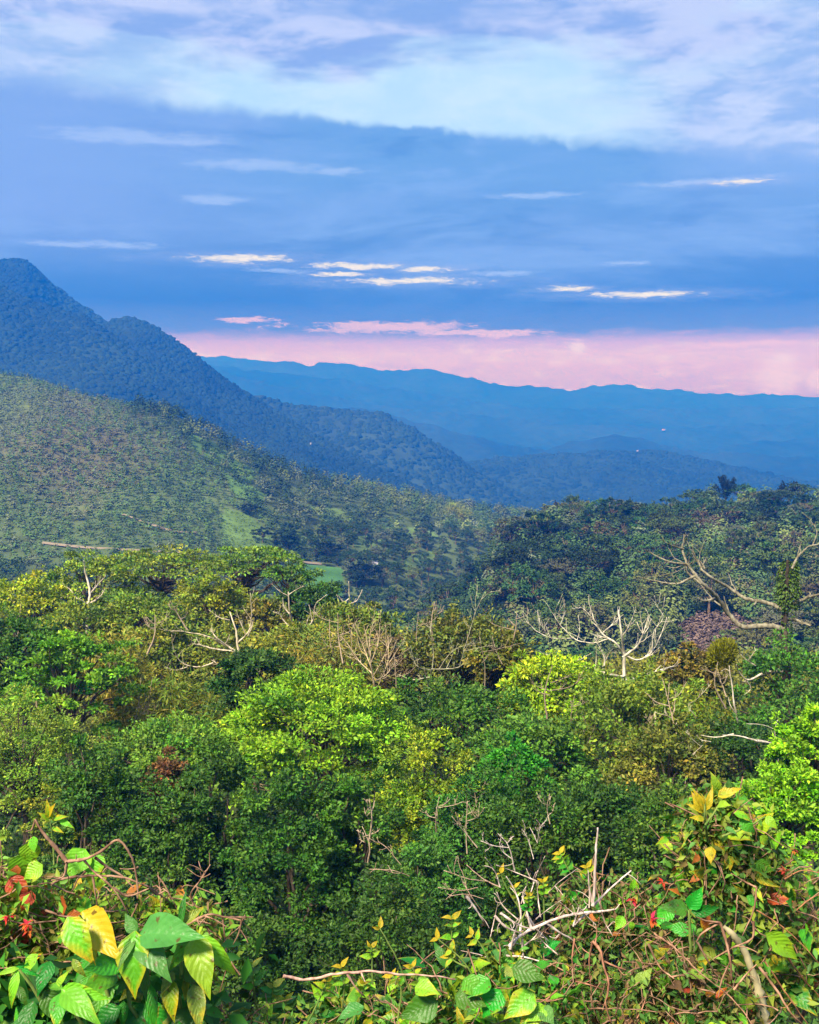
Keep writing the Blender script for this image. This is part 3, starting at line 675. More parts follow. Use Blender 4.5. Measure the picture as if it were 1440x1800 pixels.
def scrub_on_hill():
    rng = np.random.default_rng(5)
    n = 26000; u, v = rng.random(n), rng.random(n); p = on_sheet(MID, u, v); px, py = proj(p)
    keep = (px > -30) & (px < 960) & (py < 1085)
    thin = rng.random(n) < .8
    for poly in (GL1, GL2, GL3, GL4, GL5, GL6, GL7, GL8): keep &= ~(in_poly(px, py, poly) & thin)
    for poly in (CLEARING, FIELD, TOP): keep &= ~in_poly(px, py, poly)
    road = [(75, 958), (150, 966), (240, 969), (330, 975)]
    rp = np.array(road); keep &= ~((np.abs(py - np.interp(px, rp[:, 0], rp[:, 1])) < 5) & (px > 70) & (px < 330))
    keep &= ~((np.abs(py - np.interp(px, [480, 560], [984, 992])) < 4) & (px > 478) & (px < 570))
    p, px, py = p[keep], px[keep], py[keep]
    line = np.interp(px, [0, 300, 430, 500, 620], [640, 730, 860, 960, 1010])
    treezone = py < line + 8 * rng.normal(size=len(p)); treezone &= px > 240
    treezone |= px > 560
    grid = {}; sel = []
    for i in range(len(p)):
        s = 6.6 if treezone[i] else 3.0
        g = (treezone[i], int(p[i, 0] // s), int(p[i, 1] // (s * 1.3)))
        if g in grid: continue
        grid[g] = 1; sel.append(i)
    p, px, py, tz = p[sel], px[sel], py[sel], treezone[sel]
    nz = fbm(p[:, 0] * .016, p[:, 1] * .012, 2.0); n2 = fbm(p[:, 0] * .006, p[:, 1] * .006, 5.0)
    cols = np.zeros((len(p), 3))
    for i in range(len(p)):
        r = rng.random()
        if tz[i]: k = 'dark' if nz[i] < -.05 and r < .8 else 'mid' if r < .5 else 'olive' if r < .86 else 'grey'
        else:
            br = max(0, 1.5 - abs(px[i] - 150) / 170 - abs(py[i] - 790) / 110)
            q_ = nz[i] * .8 + n2[i] * .6 + .5 * (r - .5)
            k = 'brown' if r < .22 * br else 'dark' if q_ < -.34 else 'mid' if q_ < .06 else 'grey' if q_ < .34 else 'olive'
        cols[i] = np.array(GREENS[k]) * (.86 + .28 * rng.random()) * ((1.6 if py[i] > 930 + .1 * max(0, 700 - px[i]) and px[i] > 500 else .9) if tz[i] else 1.15)  # haze over the valley wood is put into its colour as lightening
    T = np.where(tz)[0]; Bn = np.where(~tz)[0]
    # single trees of the wooded half
    T = T[np.argsort(-py[T])]; solo = T[:200]; rest = T[200:]
    def wt(i):
        return 'beyond the flat green field' if px[i] < 640 and py[i] > 960 else 'just below the dark crest line' if py[i] < np.interp(px[i], [240, 500, 700, 960], [740, 880, 930, 950]) else 'in the valley mouth by the knoll' if px[i] > 760 else 'on the middle of the wooded spur'
    for i in solo:
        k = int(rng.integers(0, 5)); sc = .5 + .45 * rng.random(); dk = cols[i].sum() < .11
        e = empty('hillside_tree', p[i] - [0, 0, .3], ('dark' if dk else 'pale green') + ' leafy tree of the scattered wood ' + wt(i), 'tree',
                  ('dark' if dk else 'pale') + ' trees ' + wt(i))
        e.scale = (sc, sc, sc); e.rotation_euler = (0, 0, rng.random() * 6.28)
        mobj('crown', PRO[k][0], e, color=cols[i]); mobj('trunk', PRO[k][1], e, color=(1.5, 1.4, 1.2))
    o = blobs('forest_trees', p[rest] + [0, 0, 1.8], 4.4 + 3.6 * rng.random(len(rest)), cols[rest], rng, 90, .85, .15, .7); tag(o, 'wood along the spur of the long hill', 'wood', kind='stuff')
    # shrubs
    Bn = Bn[np.argsort(-py[Bn])]; solo = Bn[:240]; rest = Bn[240:]
    ms = []
    for k in range(5):
        r2 = np.random.default_rng(300 + k); lv, _ = crown_tree(r2, 3.6, 3.6, 3.0, 2.7, 'bush', 9, 20, .62, (1, 1, 1), False, .05, .2, .15); ms.append(lv.mesh('shrub', FAR))
    for i in solo:
        o = mobj('hillside_shrub', ms[int(rng.integers(0, 5))], None, p[i] - [0, 0, .2], cols[i]); sc = .55 + .5 * rng.random(); o.scale = (sc, sc, sc); o.rotation_euler = (0, 0, rng.random() * 6.28)
        w_ = ('above' if py[i] < 962 else 'below') + ' the dirt path' + (' towards the grassy clearing' if px[i] > 230 else ''); d_ = 'dark green' if cols[i].sum() < .2 else 'pale greyish green'
        tag(o, 'low ' + d_ + ' hill shrub ' + w_, 'shrub', d_ + ' shrubs ' + w_)
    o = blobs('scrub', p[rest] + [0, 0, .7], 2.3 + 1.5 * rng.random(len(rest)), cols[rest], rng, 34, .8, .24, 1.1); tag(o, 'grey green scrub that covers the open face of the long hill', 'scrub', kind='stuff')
    # single things one can point to
    def lone(x, y, W, H, k, c, lb, name='hillside_tree', cat='tree'):
        b = at_px(MID, x, y); e = empty(name, b - [0, 0, .3], lb, cat); s = W / 7 * .8; e.scale = (s, s, H / 8 * .8); mobj('crown', PRO[k][0], e, color=c); mobj('trunk', PRO[k][1], e, color=(1.2, 1.1, 1))
    lone(464, 953, 9, 7, 0, (.016, .034, .02), 'dark round tree alone on the bright grassy clearing')
    lone(578, 985, 13, 9, 4, (.016, .032, .022), 'large dark spreading tree above the flat green field')
    lone(505, 962, 10, 8, 0, (.02, .04, .024), 'dark tree at the upper rim of the grassy clearing')
    lone(436, 905, 8, 6, 4, (.02, .04, .022), 'dark shrub at the top of the grassy clearing', 'hillside_shrub', 'shrub')
    lone(640, 1030, 14, 11, 4, (.018, .036, .026), 'dark wide tree at the end of the flat green field')
    rb = np.random.default_rng(77)
    for (x, y, lb) in ((795, 915, 'yellow green bamboo clump on the spur, the smaller of two'), (815, 922, 'yellow green bamboo clump on the spur, the fuller of two')):
        b = at_px(MID, x, y); lv, tb = bamboo(rb, 10.4, 9, 10.4, 26, 60, 1.1, (.17, .22, .04)); e = empty('bamboo', b, lb, 'bamboo', 'bamboo clumps on the spur'); mobj('foliage', lv.mesh('bamboo_foliage', FAR), e); mobj('culms', tb.mesh('bamboo_culms', STEM), e)
    # dirt tracks
    DIRT = plain_mat('pale dirt', (.19, .16, .11), .95)
    for pts in (road, [(480, 984), (520, 988), (565, 993)], [(215, 905), (300, 935), (345, 938)]):
        c = np.array([at_px(MID, x, y) for x, y in pts]); c = curve(c, 8); c[:, 2] += .5
        w = np.array([0, .55, .3]); V = np.concatenate([c - w, c + w]); m = len(c); i = np.arange(m - 1)
        o = mobj('dirt_path', np_mesh('dirt_path', V, [np.stack([i, i + 1, i + 1 + m, i + m], 1)], DIRT)); tag(o, kind='structure')
    # grass on the clearing
    n = 30000; u, v = rng.random(n), rng.random(n); q = on_sheet(MID, u, v); qx, qy = proj(q); q = q[in_poly(qx, qy, CLEARING) | in_poly(qx, qy, TOP)]
    o = blobs('grass', q, .8 + .8 * rng.random(len(q)), np.array([.085, .15, .035])[None] * (.75 + .5 * rng.random((len(q), 1))), rng, 10, .5); tag(o, 'rough grass on the bright clearing', 'grass', kind='stuff')
    return
scrub_on_hill()

def domes(name, pos, size, cols, rng):
    """One mesh of low rounded crowns, 18 faces each."""
    n = len(pos); th = np.arange(6) * math.pi / 3
    base = np.concatenate([np.stack([np.cos(th), np.sin(th), 0 * th - .25], 1), np.stack([.74 * np.cos(th + .5), .74 * np.sin(th + .5), 0 * th + .5], 1), [[0, 0, .85]]])
    V = base[None] * (1 + .22 * rng.normal(size=(n, 13, 1))) * size[:, None, None] * .5; V[..., 2] *= .8; V += pos[:, None]
    t = [(i, (i + 1) % 6, 6 + i) for i in range(6)] + [((i + 1) % 6, 6 + (i + 1) % 6, 6 + i) for i in range(6)] + [(6 + i, 6 + (i + 1) % 6, 12) for i in range(6)]
    T = (np.array(t)[None] + np.arange(n)[:, None, None] * 13).reshape(-1, 3)
    return mobj(name, np_mesh(name, V.reshape(-1, 3), [T], FAR, np.repeat(np.clip(cols, .003, .8), 13, 0), smooth=True))
def far_woods():
    rng = np.random.default_rng(9)
    for G, n, s, lb in ((MT2, 15000, 8.5, 'unbroken forest on the spur that runs down from the blue mountain'), (MT3, 11000, 8.5, 'unbroken forest on the front shoulder of the blue mountain'), (MT1, 6000, 9.0, 'hazy forest on the highest peak of the blue mountain'),
                       (R0, 7000, 10, 'hazy forest on the ridge just beyond the mountain spur'), (R1, 9000, 11, 'hazy forest on the low ridge behind the wooded knoll')):
        u, v = rng.random(n), rng.random(n) ** 1.15; p = on_sheet(G, u, v); px, py = proj(p); k = (px > -40) & (px < 1480); p = p[k]
        nz = fbm(p[:, 0] * .01, p[:, 1] * .01, 2.0)[:, None]
        c = np.array([.012, .027, .013])[None] * (1 + .6 * nz) * (.8 + .4 * rng.random((len(p), 1)))
        o = domes('forest', p - [0, 0, s * .1], s * (.6 + .9 * rng.random(len(p))), c, rng)
        tag(o, lb, 'forest', None, 'stuff')
far_woods()

def box_mesh(name, lo, hi, mat):
    (x0, y0, z0), (x1, y1, z1) = lo, hi
    V = np.array([(x0, y0, z0), (x1, y0, z0), (x1, y1, z0), (x0, y1, z0), (x0, y0, z1), (x1, y0, z1), (x1, y1, z1), (x0, y1, z1)])
    return np_mesh(name, V, [np.array([(0, 3, 2, 1), (4, 5, 6, 7), (0, 1, 5, 4), (1, 2, 6, 5), (2, 3, 7, 6), (3, 0, 4, 7)])], mat)
def house(p, w, d, h, lb, wall, roof):
    e = empty('house', p, lb, 'house')
    o = mobj('wall', box_mesh('house_wall', (-w / 2, -d / 2, -1), (w / 2, d / 2, h), wall), e)
    g = w * .08
    V = np.array([(-w / 2 - g, -d / 2 - g, h), (w / 2 + g, -d / 2 - g, h), (w / 2 + g, d / 2 + g, h), (-w / 2 - g, d / 2 + g, h), (-w / 2 - g, 0, h + d * .35), (w / 2 + g, 0, h + d * .35)])
    mobj('roof', np_mesh('house_roof', V + [0, 0, .02], [np.array([(0, 1, 5, 4), (2, 3, 4, 5)]), np.array([(1, 2, 5), (3, 0, 4)])], roof), e)
    dk = plain_mat('dark opening', (.03, .035, .04), .3)
    for sx in (-.25, .25): mobj('window', box_mesh('house_window', (w * sx - w * .09, -d / 2 - .06, h * .35), (w * sx + w * .09, -d / 2 + .04, h * .75), dk), e)
PALEWALL = plain_mat('weathered wall', (.3, .3, .29)); WHITE = plain_mat('white plaster', (.85, .85, .85)); TIN = plain_mat('tin roof', (.75, .76, .8), .4)
ORANGE = plain_mat('rusty roof', (.42, .20, .12), .7)
house(at_px(MID, 657, 1000) + [0, 0, .8], 2.6, 2.2, 1.6, 'tiny white house among trees beyond the flat green field', WHITE, TIN)
house(at_px(R3, 1166, 759) + [0, 0, 4], 15, 9, 5, 'long white speck of a house on the far blue ridge', PALEWALL, PALEWALL)
house(at_px(R1, 1121, 797) + [0, 0, 2], 4, 3, 2.2, 'faint pale house on the low blue ridge behind the wooded knoll', PALEWALL, PALEWALL)
house(at_px(MT2, 545, 786) + [0, 0, 5], 2.2, 2, 1.6, 'small pale house low on the dark blue mountain spur', PALEWALL, PALEWALL)
house(at_px(WOOD, 928, 945) + [0, 0, 1.2], 7.5, 5, 2.2, 'low house with a rusty orange roof at the saddle beside the knoll', ORANGE, ORANGE)

# ------------------------------------------------------------------ the thicket on the near slope
C = dict(dark=(.060, .150, .014), darker=(.040, .105, .014), mid=(.060, .17, .018), lime=(.17, .35, .014), bright=(.28, .43, .014), yellow=(.27, .36, .014), olive=(.155, .235, .02),
         gold=(.25, .26, .03), rust=(.16, .125, .03), teal=(.045, .15, .016), emerald=(.05, .26, .014), soft=(.06, .13, .02))
def thicket_tree(name, label, style, x, yt, yb, w, d, col, ll, K, n, seed, cat='tree', young=.12, deep=.8):
    rng = np.random.default_rng(seed)
    pt, pb = P(x, yt, d), P(x, yb, d); X = pt[0]; gz = float(ground_z(X, d)); gz = min(gz, pb[2] - .3)
    H = pt[2] - gz; W = w / F * d; ch = min(pt[2] - pb[2], H * .96)
    e = empty(name, (X, d, gz), label, cat)
    col = C[col] if isinstance(col, str) else col
    if style == 'bamboo':
        lv, tb = bamboo(rng, W, W * deep, H, K, n, ll, col, 14); nm, wd, wm = 'foliage', 'culms', STEM
    else:
        lv, tb = crown_tree(rng, W, W * deep, H, ch, style, int(K * 1.15), int(n * 1.3), ll * .86, col, True, young); nm, wd, wm = 'crown', 'trunk', BARK
    mobj(nm, lv.mesh(name + '_' + nm, FOL), e)
    o = mobj(wd, tb.mesh(name + '_' + wd, wm), e, color=(.9, .9, .9) if style != 'bamboo' else (1.6, 1.2, .9))
    return e
TT = thicket_tree
T_LIST = [
 # back row against the valley
 ('umbrella_tree', 'flat topped tree with a dark straight trunk rising clear below its crown', 'umbrella', 295, 966, 1022, 185, 100, 'olive', .34, 46, 70),
 ('umbrella_tree', 'tallest flat topped tree of the far row, beside the green field', 'umbrella', 435, 962, 1015, 175, 104, (.12, .22, .02), .34, 44, 70),
 ('umbrella_tree', 'small drooping flat topped tree at the end of the far row', 'umbrella', 512, 988, 1030, 90, 98, (.10, .20, .02), .32, 24, 60),
 ('bushy_tree', 'olive bushy tree behind the white forked branches', 'bush', 165, 976, 1080, 140, 100, (.17, .26, .02), .36, 50, 70),
 ('bushy_tree', 'yellow green tree by the edge of the far row', 'bush', 45, 1018, 1140, 150, 88, 'yellow', .34, 54, 80),
 ('bushy_tree', 'yellow green leafy tree between two flat topped trees', 'bush', 372, 1022, 1105, 120, 92, (.23, .28, .016), .34, 46, 80),
 ('bushy_tree', 'dark rounded tree under the small drooping flat topped one', 'bush', 548, 1030, 1105, 105, 86, (.05, .125, .018), .32, 40, 80),
 ('shrub', 'olive tangle below the straight dark trunk', 'bush', 250, 1055, 1130, 150, 84, 'olive', .32, 46, 70),
 ('shrub', 'rusty olive shrub between the bare pale branches and the field', 'bush', 470, 1060, 1120, 90, 84, (.17, .18, .02), .3, 36, 70),
 ('shrub', 'low olive shrub at the photograph\'s edge under the yellow green tree', 'bush', -10, 1090, 1170, 120, 80, (.15, .20, .018), .32, 34, 70),
 ('shrub', 'olive shrub filling the row under the tallest flat topped tree', 'bush', 440, 1052, 1125, 150, 96, (.13, .215, .018), .32, 50, 80),
 ('shrub', 'yellowish shrub at the foot of the white forked branches', 'bush', 150, 1070, 1160, 150, 82, (.17, .235, .018), .32, 50, 80),
 ('shrub', 'olive shrub under the crown with the dark straight trunk', 'bush', 335, 1062, 1135, 130, 95, (.12, .21, .018), .32, 50, 80),
 ('shrub', 'green bushy shrub in the gap left of the dark straight trunk', 'bush', 232, 1042, 1120, 110, 97, (.11, .205, .018), .32, 46, 80),
 ('shrub', 'olive shrub below the small white bare tree', 'bush', 625, 1075, 1150, 150, 78, (.155, .205, .02), .32, 50, 80),
 ('shrub', 'golden olive scrub in the open hollow behind the very dark glossy tree', 'bush', 400, 1110, 1220, 200, 74, (.17, .22, .022), .3, 60, 90),
 ('shrub', 'golden olive scrub between the dark glossy tree and the fan of bare stems', 'bush', 530, 1110, 1215, 170, 70, (.18, .22, .022), .3, 60, 90),
 ('shrub', 'yellow olive brush in the hollow between the bamboo clumps', 'bush', 275, 1110, 1230, 150, 72, (.17, .22, .022), .3, 60, 90),
 # middle rows
 ('broad_tree', 'dark green broad tree under the yellow green one at the edge', 'bush', 38, 1100, 1240, 170, 62, 'dark', .28, 60, 90),
 ('layered_tree', 'bright green tree in leafy layers beside the golden bamboo', 'dome', 125, 1118, 1330, 190, 56, (.13, .29, .014), .26, 64, 90),
 ('bamboo', 'golden feathery bamboo clump with pale upright culms', 'bamboo', 205, 1068, 1270, 150, 62, 'gold', .36, 60, 110),
 ('bamboo', 'olive yellow bamboo spilling beside the golden clump', 'bamboo', 330, 1165, 1330, 230, 58, (.17, .215, .018), .36, 60, 110),
 ('broad_tree', 'very dark glossy tree at the foot of the pale curved branches', 'bush', 448, 1148, 1285, 145, 54, 'darker', .24, 56, 100),
 ('bamboo', 'rusty golden bamboo behind the bright dome shaped tree', 'bamboo', 585, 1070, 1240, 190, 64, (.22, .225, .03), .36, 60, 110),
 ('dome_tree', 'bright green dome shaped tree with pale limbs in the middle of the thicket', 'dome', 548, 1200, 1430, 330, 48, (.19, .36, .014), .21, 120, 150),
 ('sparse_tree', 'loose yellow green tree with small leaves on thin slanting branches', 'sparse', 745, 1280, 1560, 240, 40, (.20, .30, .014), .15, 150, 70),
 ('shrub', 'brownish olive shrub under the bare candelabra branches', 'bush', 815, 1085, 1230, 190, 64, (.14, .165, .025), .28, 64, 90),
 ('shrub', 'dry purplish brown shrub behind the bare candelabra branches', 'sparse', 700, 1110, 1240, 130, 66, (.15, .115, .045), .26, 60, 50),
 ('shrub', 'rust tinged shrub with a reddish stem beside the lime one', 'bush', 880, 1120, 1215, 100, 60, (.15, .165, .02), .26, 40, 80),
 ('lime_shrub', 'glowing lime green shrub left of the big pale dead tree', 'bush', 972, 1162, 1300, 170, 56, 'bright', .26, 70, 90),
 ('shrub', 'dark green shrub in front of the brownish olive one', 'bush', 790, 1215, 1330, 230, 54, 'dark', .24, 70, 100),
 ('shrub', 'mid green shrub below the lime one', 'bush', 935, 1270, 1420, 200, 48, (.09, .20, .02), .22, 70, 100),
 ('tangle_tree', 'olive green creeper covered tree below the big pale dead tree', 'dense', 1120, 1195, 1420, 250, 50, (.14, .23, .02), .23, 90, 110),
 ('shrub', 'yellow green shrub at the foot of the big pale dead tree', 'bush', 1150, 1205, 1290, 150, 53, (.15, .185, .014), .24, 50, 90),
 ('shrub', 'reddish olive shrub beyond the yellow tuft', 'bush', 1215, 1150, 1240, 110, 60, (.17, .155, .025), .28, 40, 70),
 ('bamboo', 'mossy yellow bamboo below the yellow tuft', 'bamboo', 1238, 1185, 1330, 110, 50, (.22, .23, .014), .32, 40, 110),
 ('tangle_tree', 'rust tinged creeper tangle in the middle of the darker growth', 'dense', 1180, 1290, 1450, 190, 45, (.14, .165, .02), .20, 64, 110),
 ('creeper_mound', 'green creeper mound around the dark trunk of the branching tree', 'dense', 1395, 1160, 1360, 190, 60, (.065, .18, .016), .27, 76, 110),
 ('shrub', 'dark shrub behind the hanging white sticks', 'dense', 1320, 1280, 1420, 170, 46, 'darker', .2, 64, 110),
 ('lime_tree', 'lime leaved tree cut by the photograph\'s edge', 'dome', 1435, 1260, 1450, 150, 36, (.22, .46, .014), .17, 80, 110),
 ('lime_tree', 'lime leaved sapling behind the tall creeper clad shrub', 'dome', 1370, 1375, 1560, 190, 30, (.20, .43, .014), .15, 80, 110),
 # front rows, dark
 ('broad_tree', 'soft bright green slope shrub at the edge of the thicket', 'bush', 40, 1262, 1460, 220, 46, (.19, .31, .026), .14, 90, 150),
 ('shrub', 'shaded green shrub between the bamboo and the dome shaped tree', 'bush', 310, 1275, 1400, 230, 47, (.13, .26, .022), .2, 80, 110),
 ('shrub', 'yellow green shrub above the twisted bare vine', 'sparse', 105, 1370, 1500, 130, 40, (.20, .26, .018), .15, 70, 60),
 ('dry_shrub', 'dead reddish brown shrub amid dark trees', 'bush', 292, 1335, 1420, 75, 39, (.15, .085, .03), .16, 34, 70),
 ('dark_tree', 'dark bluish green tree behind the twisted bare vine', 'dense', 175, 1330, 1640, 190, 38, 'dark', .17, 90, 150),
 ('dark_tree', 'dark tree standing right below the dead brown shrub', 'dense', 300, 1395, 1700, 180, 35, (0.050, 0.131, 0.013), .16, 90, 150),
 ('dark_tree', 'dark tree rising between the brown shrub and the tallest dark one', 'dense', 390, 1345, 1650, 170, 37, (0.066, 0.157, 0.014), .16, 90, 150),
 ('dark_tree', 'tallest dense dark tree under the dome shaped one', 'dense', 505, 1405, 1780, 215, 33, (0.054, 0.147, 0.014), .15, 110, 160),
 ('dark_tree', 'dense dark tree leaning against the loose yellow green one', 'dense', 610, 1395, 1720, 170, 34, (0.066, 0.165, 0.013), .15, 100, 150),
 ('shrub', 'mid green tree of small leaves below the loose yellow green one', 'dense', 760, 1500, 1740, 190, 31, (0.061, 0.180, 0.022), .14, 90, 140),
 ('emerald_shrub', 'emerald shrub shining among the dark growth', 'bush', 905, 1310, 1420, 110, 40, 'emerald', .17, 44, 90),
 ('shrub', 'bluish green shrub under the emerald one', 'bush', 850, 1390, 1560, 190, 36, 'teal', .16, 80, 120),
 ('dark_tree', 'dark tree behind the spray of bleached sticks', 'dense', 960, 1400, 1660, 210, 34, (0.058, 0.137, 0.013), .15, 90, 150),
 ('dark_tree', 'very dark tree behind the upright pale stick', 'dense', 1080, 1390, 1650, 190, 35, 'darker', .15, 90, 150),
 ('dark_tree', 'dark tree behind the tall creeper clad shrub', 'dense', 1200, 1380, 1650, 190, 33, (0.066, 0.143, 0.013), .14, 80, 140),
 ('dark_tree', 'dark tree in the shade at the foot of the slope', 'dense', 690, 1600, 1850, 260, 27, (0.043, 0.107, 0.011), .13, 90, 150),
 ('dark_tree', 'dark tree in the shade below the large spotted leaves', 'dense', 420, 1640, 1900, 240, 26, (0.050, 0.119, 0.013), .13, 90, 150),
 ('dark_tree', 'dark tree at the bottom edge behind the left-hand creeper', 'dense', 120, 1560, 1850, 260, 30, (0.050, 0.123, 0.013), .14, 90, 150),
]
for i, t in enumerate(T_LIST): TT(*t, seed=1000 + i, cat='bamboo' if t[0] == 'bamboo' else 'shrub' if 'shrub' in t[0] else 'tree', young=.2 if t[7] in ('lime', 'bright') else .1)

def slope_undergrowth():
    rng = np.random.default_rng(3)
    n = 5200; d = 14 + 116 * rng.random(n) ** .8; X = (rng.random(n) * 2 - 1) * d * .46
    z = ground_z(X, d); nz = fbm(X * .06, d * .06, 4.0)[:, None]
    c = np.array([.05, .12, .018])[None] * (1 + .6 * nz) * (.6 + .7 * rng.random((n, 1))); far = np.clip((d - 55) / 30, 0, 1)[:, None]; c = c * (1 - far) + np.array([.17, .18, .02]) * (.7 + .6 * rng.random((n, 1))) * far
    k = 34; v = rvec(rng, n * k); v[:, 2] = np.abs(v[:, 2]); s = np.repeat(.9 + 1.1 * rng.random(n), k)[:, None] * (.6 + .4 * np.repeat(np.clip(d / 50, .5, 1.4), k)[:, None])
    p = np.repeat(np.stack([X, d, z], 1), k, 0) + v * s * [.8, .8, 1.0] * rng.random((n * k, 1)) ** .4
    lv = Leaves(); l = .16 + .0022 * np.repeat(d, k); lv.add(p, v + rng.normal(size=v.shape) * .5, v * .4 + rng.normal(size=v.shape) * .4 + [0, 0, .6], l * (.7 + .6 * rng.random(n * k)), l * .55, np.clip(np.repeat(c, k, 0) * (1 + .25 * rng.normal(size=(n * k, 1))), .004, .6))
    o = mobj('undergrowth', lv.mesh('undergrowth', FOL)); tag(o, 'leafy undergrowth that fills the slope between the thicket trees', 'undergrowth', kind='stuff')
slope_undergrowth()

# ------------------------------------------------------------------ dead and bare trees
def bare_tree(name, label, d, limbs, r0, seed, mat=PALE, tint=(1, 1, 1), twigs=3, depth=1.0, twl=.22, base=None, cat='tree', curl=.5, trunk=None):
    twigs = twigs * 2; r0 = r0 * 1.0
    """limbs: lists of photo points, thick end first; the first is the trunk. Each limb is a part, with its side twigs."""
    rng = np.random.default_rng(seed)
    e = empty(name, P(*limbs[0][0], d), label, cat); o3 = np.array(e.location)
    ends = []
    for j, lm in enumerate(limbs):
        n = len(lm); dz = np.cumsum(rng.normal(size=n)) * depth * .4
        if j: # join the depth of the nearest earlier limb
            a = np.array(lm[0], float); best = min(ends, key=lambda q: (q[0] - a[0]) ** 2 + (q[1] - a[1]) ** 2); dz = dz - dz[0] + best[2] - d; r = min(best[3] * .85, r0 * .62)
        else: r = r0
        pts = np.array([P(x, y, d + q) for (x, y), q in zip(lm, dz)])
        L = np.linalg.norm(pts[-1] - pts[0])
        cv = curve(pts, 6, .006, rng); rad = np.linspace(r, max(r * .25, .010), len(cv)); 
        tb = Tubes(); tb.add(cv - o3, rad, 7 if r > .06 else 5)
        x_, y_ = proj(cv); ends += list(zip(x_, y_, cv[:, 1], rad))
        for t in range(twigs if j else 0):
            i = int(len(cv) * (.25 + .7 * rng.random())) ; i = min(i, len(cv) - 2); t0 = unit(cv[i + 1] - cv[i])
            dr = unit(t0 * .7 + rng.normal(size=3) * .6 + [0, 0, .35]); l = L * twl * (.5 + rng.random())
            q = curve([cv[i], cv[i] + dr * l * .5, cv[i] + dr * l * .9 + np.array([0, 0, curl * l * .4]) + rng.normal(size=3) * .12 * l], 5, .02, rng)
            tb.add(q - o3, np.linspace(rad[i] * .6, .006 + rad[i] * .12, len(q)), 5)
            if rng.random() < .6:
                k = len(q) // 2; q2 = curve([q[k], q[k] + unit(dr + rng.normal(size=3) * .7) * l * .45 + [0, 0, .1 * l]], 4, .03, rng); tb.add(q2 - o3, np.linspace(rad[i] * .35, .006, len(q2)), 4)
        o = mobj('trunk' if j == 0 else 'branch', tb.mesh(name + '_limb', mat), e, color=trunk if trunk and j == 0 else tint)
    return e
BT = bare_tree
BT('dead_tree', 'big pale dead tree of many upturned forks before the brown patch of the knoll', 56, [
    [(1092, 1240), (1096, 1195), (1097, 1150), (1092, 1110), (1088, 1072)], [(1096, 1150), (1082, 1130), (1060, 1115), (1045, 1090), (1035, 1058)], [(1072, 1122), (1042, 1130), (1010, 1122), (985, 1098), (966, 1070)],
    [(1010, 1122), (975, 1122), (948, 1112), (925, 1092)], [(985, 1098), (992, 1078), (990, 1055)], [(1095, 1155), (1120, 1135), (1132, 1110), (1140, 1082)], [(1093, 1120), (1106, 1100), (1118, 1070)], [(1096, 1150), (1120, 1160), (1146, 1146), (1165, 1108), (1172, 1085)],
    [(1146, 1146), (1150, 1110), (1166, 1085), (1152, 1062)], [(1096, 1190), (1070, 1185), (1040, 1175), (1000, 1165), (960, 1150)], [(1060, 1180), (1062, 1155), (1045, 1120)], [(1045, 1090), (1025, 1070), (1012, 1068)], [(1096, 1195), (1130, 1190), (1160, 1178), (1186, 1170)],
    [(966, 1120), (950, 1096), (945, 1072)], [(1060, 1112), (1080, 1095), (1096, 1080)]], .13, 1, tint=(1.05, 1.05, 1.0), twigs=4, depth=1.2, twl=.26)
BT('dead_tree', 'slanting pale dead stem leaning beside the big forked dead tree', 57, [[(1078, 1225), (1068, 1195), (1058, 1175), (1048, 1150)], [(1058, 1175), (1070, 1150), (1078, 1140)]], .11, 2, tint=(.7, .66, .62), twigs=2)
BT('branching_tree', 'tall dark trunked tree with long bare limbs over the wooded knoll', 66, [
    [(1384, 1195), (1380, 1140), (1379, 1095), (1383, 1060), (1384, 1010), (1385, 985)],
    [(1379, 1106), (1345, 1100), (1305, 1102), (1282, 1080), (1262, 1052), (1240, 1030), (1222, 1010), (1206, 985), (1200, 962), (1205, 940)], [(1378, 1072), (1350, 1060), (1310, 1052), (1280, 1032), (1245, 1012), (1228, 990), (1218, 968)],
    [(1262, 1052), (1238, 1056), (1226, 1050)], [(1222, 1012), (1190, 1026), (1158, 1022), (1122, 1014)], [(1206, 992), (1180, 988), (1155, 978), (1142, 970)], [(1202, 965), (1180, 958), (1160, 948)], [(1232, 1026), (1210, 1008), (1207, 996)],
    [(1392, 1062), (1415, 1052), (1440, 1045), (1475, 1035)], [(1392, 1000), (1402, 980), (1420, 962), (1440, 955), (1465, 935)], [(1428, 960), (1436, 935), (1425, 915), (1410, 900)], [(1382, 1085), (1400, 1090), (1425, 1100)], [(1378, 1178), (1355, 1180), (1330, 1190), (1305, 1200)],
    [(1240, 1000), (1225, 985), (1190, 1005), (1140, 1015)], [(1382, 1060), (1376, 1030), (1375, 1005)]], .30, 3, PALE, (.44, .44, .37), 3, 1.2, .16, trunk=(.14, .12, .10))
e = empty('creeper', P(1385, 1060, 65.8), 'leafy creeper wrapped round the dark trunk of the tall branching tree', 'creeper')
r_ = np.random.default_rng(44); lv = Leaves(); n_ = 2600; t_ = r_.random(n_); a_ = r_.random(n_) * 6.28
b_ = np.array([P(1381 + 6 * t, 1165 - 178 * t, 66) for t in t_]) - np.array(e.location); rad = (.25 + .3 * np.exp(-((t_ - .72) / .25) ** 2)) * (1 + .35 * r_.normal(size=n_) * .5)
p_ = b_ + np.stack([np.cos(a_) * rad, np.sin(a_) * rad, np.zeros(n_)], 1)
keep_ = (t_ > .52) | (r_.random(n_) < .12)
